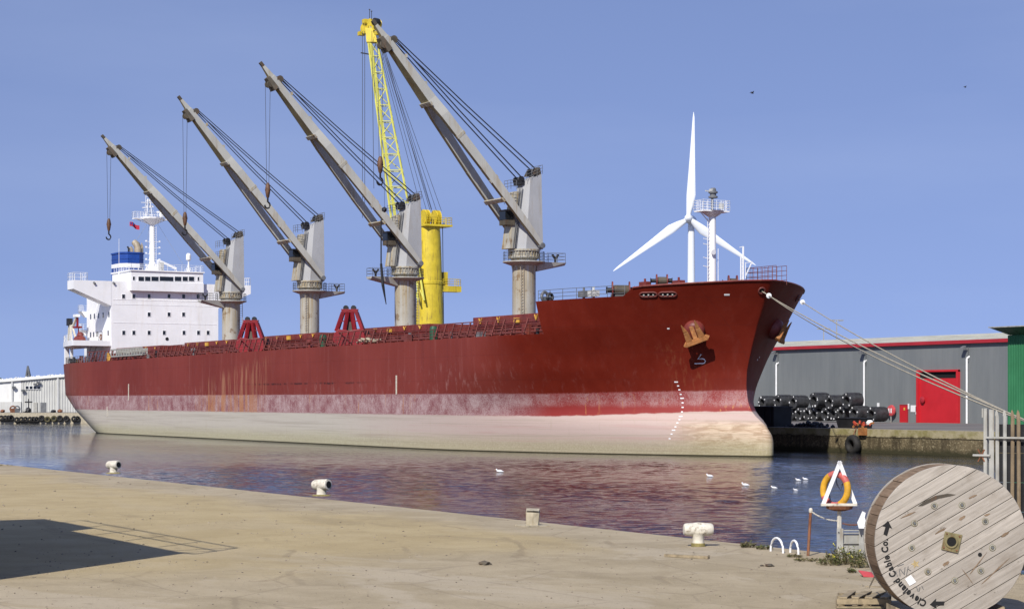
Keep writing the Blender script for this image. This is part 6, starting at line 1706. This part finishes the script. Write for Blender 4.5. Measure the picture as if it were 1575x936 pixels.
arrow((-356, 72), math.radians(74)); arrow((-75, -338), math.radians(180))
# faint stencil scribbles
mb = MB()
for u0, v0, u1, v1 in ((-310, -160, -300, -190), (-290, -150, -285, -190), (-285, -150, -260, -182), (-262, -180, -258, -140), (-250, -185, -240, -135), (-240, -150, -225, -160), (-300, -135, -265, -122), (-195, -245, -185, -275), (-175, -250, -180, -275), (-165, -243, -155, -262)):
    mb.beam(P2(u0 * zf, v0 * zf, .006), P2(u1 * zf, v1 * zf, .006), .008, .002, up=axr)
link('stencil_scribble', mb, 'galv_dark', reel)
# lettering round the rim
def glyphs(text, R, a_start, size, name):
    a = a_start
    for ch in text:
        cu = bpy.data.curves.new('g', 'FONT'); cu.body = ch; cu.size = size; cu.offset = .005; cu.resolution_u = 3
        to = bpy.data.objects.new('g', cu); col.objects.link(to); bpy.context.view_layer.update()
        dg = bpy.context.evaluated_depsgraph_get(); me = to.evaluated_get(dg).to_mesh()
        xs_ = [v.co.x for v in me.vertices]; wdt = (max(xs_) - min(xs_)) if xs_ else size * .22; x0 = min(xs_) if xs_ else 0
        adv = (wdt * .86 + size * .075) / R; am = a - adv / 2
        e = Vector((math.cos(am), math.sin(am))); tg = Vector((math.sin(am), -math.cos(am)))
        if xs_:
            vs = []
            for v in me.vertices:
                p = e * (R + v.co.y) + tg * (v.co.x - x0 - wdt / 2) * .86; vs.append(P2(p.x, p.y, .0062))
            mbs = MB(); mbs.add(vs, [tuple(p.vertices) for p in me.polygons]); link(name, mbs, 'ink', reel, fix=False)
        a -= adv
        to.to_mesh_clear; to.evaluated_get(dg).to_mesh_clear(); bpy.data.objects.remove(to); bpy.data.curves.remove(cu)


glyphs('Cleveland Cable Co.', .872, math.radians(248), .128, 'letter')
# chocks under the reel
for sg in (-1, 1):
    mb = MB(); q = Vector((RC.x, RC.y, QUAY)) + exr * sg * .55 - axr * .35
    mb.prism([q - exr * .2 - axr * .3, q + exr * .2 - axr * .3, q + exr * .2 * sg - axr * .3 + UP * .16], axr * .6); tag(link('wooden_chock', mb, 'pallet'), 'wooden wedge chocking the cable reel on its ' + ('right' if sg > 0 else 'left') + ' side', 'chock', 'chocks under the reel')

# ---- broken pallet in front of the reel
pc = pZ(1332, 930); pal = thing('broken_pallet', 'broken grey wooden pallet lying below the reel', 'pallet', pc)
pr_ = lambda u, v, z: pc + RIGHT * u + AWAY * v + UP * z
for k, (u, sk) in enumerate(((-.30, .18), (-.10, .22), (.10, .24), (.29, .2))):
    mb = MB(); mb.beam(pr_(u - sk * .6, -.45, .155), pr_(u + sk, .48, .155), .11, .022); link('slat', mb, 'pallet', pal)
for v in (-.42, .02, .44):
    mb = MB(); mb.beam(pr_(-.42 + .2 * v, v, .10), pr_(.36 + .2 * v, v, .10), .09, .075); link('stringer', mb, 'pallet', pal)
for v in (-.42, .44):
    mb = MB(); mb.beam(pr_(-.42 + .2 * v, v, .02), pr_(.36 + .2 * v, v, .02), .1, .022); link('slat', mb, 'pallet', pal)
    for u in (-.36, 0, .3):
        mb = MB(); mb.box(tuple(pr_(u + .2 * v, v, .03) - Vector((.04, .05, 0))), tuple(pr_(u + .2 * v, v, .065) + Vector((.04, .05, 0)))); link('block', mb, 'pallet', pal)
a, b = pZ(1337, 918), Vector((0, 0, EYE)) + ray(1349, 878) * 27.5
tag(link('thin_rod', MB().tube(a + UP * .15, b, .012, 6), 'bollard'), 'thin pale stick leaning between the pallet and the reel', 'stick')
c = pZ(1335, 886); mb = MB(); mb.add([c + RIGHT * u + AWAY * v + UP * z for u, v, z in ((-.14, .12, .10), (.13, .10, .06), (.13, -.12, .01), (-.10, -.12, .03), (-.14, .12, .08), (.13, .10, .04), (.13, -.12, -.01), (-.10, -.12, .01), (0, 0, .085))], [(0, 1, 8), (1, 2, 8), (2, 3, 8), (3, 0, 8), (4, 7, 6, 5), (0, 4, 5, 1), (1, 5, 6, 2), (2, 6, 7, 3), (3, 7, 4, 0)])
tag(link('red_scrap', mb, 'plastic_red'), 'crumpled red plastic scrap on the ground by the weeds', 'scrap')
c = pZ(1344, 902); mb = MB()
for i in range(5): u = i * .1; mb.beam(c + RIGHT * (u - .1) + AWAY * (.1 - .04 * i), c + RIGHT * (u + .18) + AWAY * (-.1 - .04 * i) + UP * .05 * i * .2, .05, .02)
tag(link('wood_splinters', mb, 'pallet'), 'loose wood splinters between the pallet and the reel', 'wood')
# plank, stones
a, b = pZ(1023, 855.5), pZ(1090, 859)
tag(link('loose_plank', MB().beam(a + UP * .03, b + UP * .03, .09, .05), 'pallet'), 'grey plank lying flat on the quay in front of the wide white bollard', 'plank')
for px, py, r_, lb in ((745, 868, .085, 'dark lump of rubble on the sandy ground left of the bare concrete'), (1183, 870.5, .06, 'small dark lump of rubble between the ladder handles and the pallet'), (1172, 870, .03, 'tiny stone just left of the dark rubble lump by the ladder handles')):
    c = pZ(px, py); mb = MB(); mb.blob(c + UP * r_ * .3, r_, int(px), 2, (1.3, 1.2, .6)); mb.blob(c + RIGHT * r_ * 1.1 + UP * r_ * .2, r_ * .55, int(px) + 1, 1, (1.2, 1, .6)); tag(link('rubble', mb, 'crane_dark'), lb, 'stone', 'lumps of rubble on the quay')
c = pZ(1060, 870); 
mb = MB(); rg = random.Random(9)
for i in range(2600):
    px = rg.uniform(0, 1575); py = 720 + 216 * rg.random() ** .7; p = pZ(px, py)
    if p.y > QY - .15: continue
    s_ = rg.choice((.006, .006, .007, .009, .012, .02)) * (p.length / 38); mb.blob(p + UP * s_ * .3, s_, i, 1, (1.2, 1.1, .7))
setting(link('gravel', mb, 'gravel'), 'stuff')


# ---- weeds at the edge
def weed(px, py, n, h, w_, label, flowers=0, dry=.3):
    c = pZ(px, py); o = thing('weed_clump', label, 'weed', c, 'weeds along the quay edge'); r = random.Random(int(px)); lf = MB(); stm = MB()
    tips = []
    for i in range(n):
        a = r.uniform(0, 6.283); rad = r.random() ** .5 * w_; b = c + Vector((math.cos(a) * rad, math.sin(a) * rad, 0)); hh_ = h * r.uniform(.45, 1.0) * (1 - .45 * rad / w_)
        t_ = b + Vector((math.cos(a) * r.uniform(0, .5) * hh_, math.sin(a) * r.uniform(0, .5) * hh_, hh_)); m_ = b.lerp(t_, .5) + UP * .05 * h
        stm.path([b, m_, t_], [.004, .003, .002], 4); tips.append(t_)
        for k in range(7):
            f = .15 + .85 * (k + r.random()) / 7; p = b.lerp(m_, f * 2) if f < .5 else m_.lerp(t_, f * 2 - 1)
            q = r.uniform(0, 6.283); d = Vector((math.cos(q), math.sin(q), r.uniform(-.1, .7))).normalized(); s_ = r.uniform(.025, .06); e = d.cross(Vector((r.uniform(-1, 1), r.uniform(-1, 1), 1))).normalized() * s_ * .26
            lf.cur = 1 if r.random() < dry else 0
            lf.add([p, p + d * s_ * .5 + e, p + d * s_, p + d * s_ * .5 - e], [(0, 1, 2, 3)])
    link('leaves', lf, ['leaf', 'leaf_dry'], o, fix=False); link('stems', stm, 'leaf_dry', o)
    if flowers:
        fl = MB()
        for i in range(flowers):
            t_ = r.choice(tips)
            for k in range(3): fl.blob(t_ + Vector((r.uniform(-.03, .03), r.uniform(-.03, .03), r.uniform(0, .04))), .011, i * 3 + k)
        link('flowers', fl, 'flower', o)


weed(1302, 866, 150, .42, .34, 'tall green weeds with a few yellow flowers between the gate and the reel', 5, .2)
weed(1275, 868, 60, .18, .22, 'low olive weeds left of the tall flowering ones', 1, .45)
weed(1322, 872, 50, .30, .16, 'green weeds tucked against the reel', 2, .3)
weed(1310, 880, 16, .12, .07, 'small dark weed sprig in front of the flowering clump', 0, .3)
weed(1150, 841, 45, .16, .16, 'low weeds with pale tips right of the wide white bollard', 0, .55)
weed(1176, 844, 35, .12, .16, 'low weed patch just left of the wide ladder handle', 0, .5)
weed(1222, 856, 22, .07, .16, 'sparse dry tufts under the narrow ladder handle', 0, .7)
weed(1240, 862, 30, .07, .22, 'sparse dry tufts at the foot of the rusty post', 0, .7)
weed(8, 716, 12, .10, .3, 'thin dry tuft on the quay edge at the far left', 0, .7)

# ---- palisade fence at the right
fd = (RIGHT * .80 - AWAY * .60).normalized(); f0 = Vector((0, 0, EYE)) + ray(1517, 628) * 33.6; f0.z = QUAY
fc = thing('palisade_fence', 'galvanised palisade fence at the right edge, some pales rusty brown', 'fence', f0)
FT = EYE + (HOR - 627.5) * 33.6 / FOC
fn_ = Vector((fd.y, -fd.x, 0))
mb = MB(); mb.prism([f0 - fd * .03 - fn_ * .05, f0 + fd * .03 - fn_ * .05, f0 + fd * .03 + fn_ * .05, f0 - fd * .03 + fn_ * .05], UP * (FT + .0 - QUAY)); link('post', mb, 'galv', fc, bevel=.004)
mb = MB(); mb.prism([f0 + fd * .07 + fn_ * .03, f0 + fd * .155 + fn_ * .03, f0 + fd * .155 + fn_ * .045, f0 + fd * .07 + fn_ * .045], UP * (FT - .02 - QUAY)); link('end_plate', mb, 'galv', fc)
for i in range(9):
    b = f0 + fd * (.215 + .128 * i) + fn_ * .02; zt = FT - .03 + .0 * i; lean = Vector((0, 0, 0)) + fd * .012 * (i % 3 - 1)
    pw = .034; dp = .018
    prof = [(-pw, 0), (-pw * .45, dp), (pw * .45, dp), (pw, 0), (pw * .9, -.004), (pw * .4, dp - .005), (-pw * .4, dp - .005), (-pw * .9, -.004)]
    mb = MB(); mb.prism([b + fd * u + fn_ * v for u, v in prof], UP * (zt - .10 - QUAY) + lean)
    tp_ = [b + lean + UP * (zt - .10 - QUAY) + fd * u + fn_ * dp * .6 for u in (-pw, -.008, pw)]
    mb.add([tp_[0], tp_[2], tp_[2].lerp(tp_[1], .4) + UP * .07, tp_[1] + UP * .11, tp_[0].lerp(tp_[1], .4) + UP * .07] , [(0, 1, 2, 3, 4)])
    o = link('pale', mb, 'galv' if i not in (2, 3, 6) else 'pale_brown', fc)
for z in (FT - .50, QUAY + .45):
    mb = MB(); mb.beam(f0 + fd * .02 + fn_ * .06 + UP * (z - QUAY), f0 + fd * 1.5 + fn_ * .06 + UP * (z - QUAY), .04, .032); link('rail', mb, 'galv', fc)
mb = MB()
zb_ = EYE + (HOR - 700) * 33.6 / FOC; q = f0 + UP * (zb_ - QUAY)
mb.tube(q - fd * .22 + fn_ * .05, q + fd * .1 + fn_ * .07, .022, 8); link('spigot', mb, 'galv', fc)
for i in range(6): mb = MB(); a_ = i * 1.05; mb.tube(q - fd * .07 + fn_ * .05, q - fd * .07 + fn_ * .05 + (fd * math.cos(a_) + UP * math.sin(a_)) * .12, .012, 5); link('spike', mb, 'rust', fc)
mb = MB(); mb.prism([f0 - fd * .075 + UP * (FT - .16 - QUAY), f0 - fd * .05 + UP * (FT - .16 - QUAY), f0 - fd * .05 + UP * (FT - QUAY), f0 - fd * .075 + UP * (FT - QUAY)], fn_ * .02); link('bracket', mb, 'galv', fc)
# dark boards fixed behind the pales
for k in range(5):
    z0 = .08 + k * .5; q = f0 + fd * .21 - fn_ * .06
    mb = MB(); mb.prism([q + UP * z0, q + fd * 1.6 + UP * z0, q + fd * 1.6 - fn_ * .03 + UP * z0, q - fn_ * .03 + UP * z0], UP * .485); link('backing_board', mb, 'black', fc)

# ---- off-frame workshop cabin whose shadow falls over the left foreground
tipv = pZ(285, 850); Hc = 6.2
sh = Vector((SUN.x, SUN.y, 0)) * (Hc / SUN.z)
cor = Vector((tipv.x, tipv.y, QUAY)) + sh          # near dock-side corner of the roof
wc = thing('workshop_cabin', 'grey workshop cabin beyond the left edge, known by its shadow on the sand', 'cabin', (cor.x - 4, cor.y - 4, QUAY))
mb = MB(); mb.box((cor.x - 8.4, cor.y - 9, QUAY), (cor.x, cor.y, QUAY + Hc)); link('wall', mb, 'cabin', wc)
mb = MB(); mb.box((cor.x - 12.5, cor.y - 9, QUAY), (cor.x - 8.404, cor.y + 1.3, QUAY + Hc - .6)); link('annex', mb, 'cabin', wc)
mb = MB(); zt = QUAY + Hc
mb.rail([(cor.x + .3, cor.y + .1, zt), (cor.x - 10, cor.y + .1, zt)], 1.4, .035, 2.2, 2, 5); mb.rail([(cor.x + .3, cor.y + .1, zt), (cor.x + .3, cor.y - 3, zt)], 1.4, .035, 2.2, 2, 5)
mb.beam((cor.x + .3, cor.y + .1, zt), (cor.x - .5, cor.y - .1, zt), .06, .06); link('roof_rail', mb, 'galv', wc)


# ---- gulls on the water and birds in the air
def gull(px, py, label, s=1.0, head=1):
    c = pZ(px, py, 0.0); s *= 0.62 * c.length / 95; o = thing('gull', label, 'gull', c, 'gulls on the water')
    a = RIGHT * head
    mb = MB(); mb.lathe(c + UP * .07 * s - a * .26 * s, a + UP * .12, [(.01, -.04 * s), (.05 * s, .04 * s), (.10 * s, .16 * s), (.115 * s, .28 * s), (.09 * s, .42 * s), (.05 * s, .5 * s)], 10)
    mb.blob(c + a * .26 * s + UP * .24 * s, .075 * s, 1, 1); mb.tube(c + a * .2 * s + UP * .1 * s, c + a * .26 * s + UP * .24 * s, .06 * s, 8, .05 * s); link('body', mb, 'gull', o, smooth=True)
    mb = MB(); mb.tube(c + a * .32 * s + UP * .235 * s, c + a * .42 * s + UP * .22 * s, .022 * s, 6, .006 * s); link('beak', mb, 'yellow', o)


gull(769, 726, 'white gull alone on the water below the middle of the ship', 1.0, -1)
gull(1092, 733, 'white gull on the red reflection left of the lifebuoy', .9, -1)
gull(1147, 747, 'white gull nearest the near quay, above the ladder handles', 1.0, -1)
gull(1191, 751, 'white gull just right of the one above the ladder handles', .8, -1)
gull(1224, 754, 'small gull lowest in the group left of the lifebuoy', .6, -1)
gull(1228, 739, 'left gull of the upper pair beside the lifebuoy frame', .7, -1)
gull(1239, 737.5, 'right gull of the upper pair beside the lifebuoy frame', .7, -1)


def bird(px, py, d, s, tilt, label, mat='gull_dark'):
    c = Vector((0, 0, EYE)) + ray(px, py) * d; o = thing('flying_bird', label, 'bird', c, 'birds in the sky'); a = (RIGHT * .9 + AWAY * .3).normalized(); sd = a.cross(UP)
    mb = MB(); mb.lathe(c, a, [(.01, -.28 * s), (.06 * s, -.12 * s), (.08 * s, .05 * s), (.05 * s, .2 * s), (.01, .28 * s)], 8); link('body', mb, mat, o, smooth=True)
    for k in (-1, 1):
        mb = MB(); r0 = c + sd * k * .05 * s; r1 = c + sd * k * .35 * s + UP * tilt * s * .5 + a * .05 * s; r2 = c + sd * k * .7 * s + UP * tilt * s * .2 - a * .12 * s
        vs = [r0 + a * .1 * s, r1 + a * .1 * s, r2, r1 - a * .08 * s, r0 - a * .1 * s]; mb.prism(vs, UP * .015 * s); link('wing', mb, mat, o)


bird(1157, 143.5, 120, .42, .5, 'dark bird flying above the wind turbine')
bird(1484.5, 134.5, 140, .32, .6, 'small dark bird flying at the upper right')
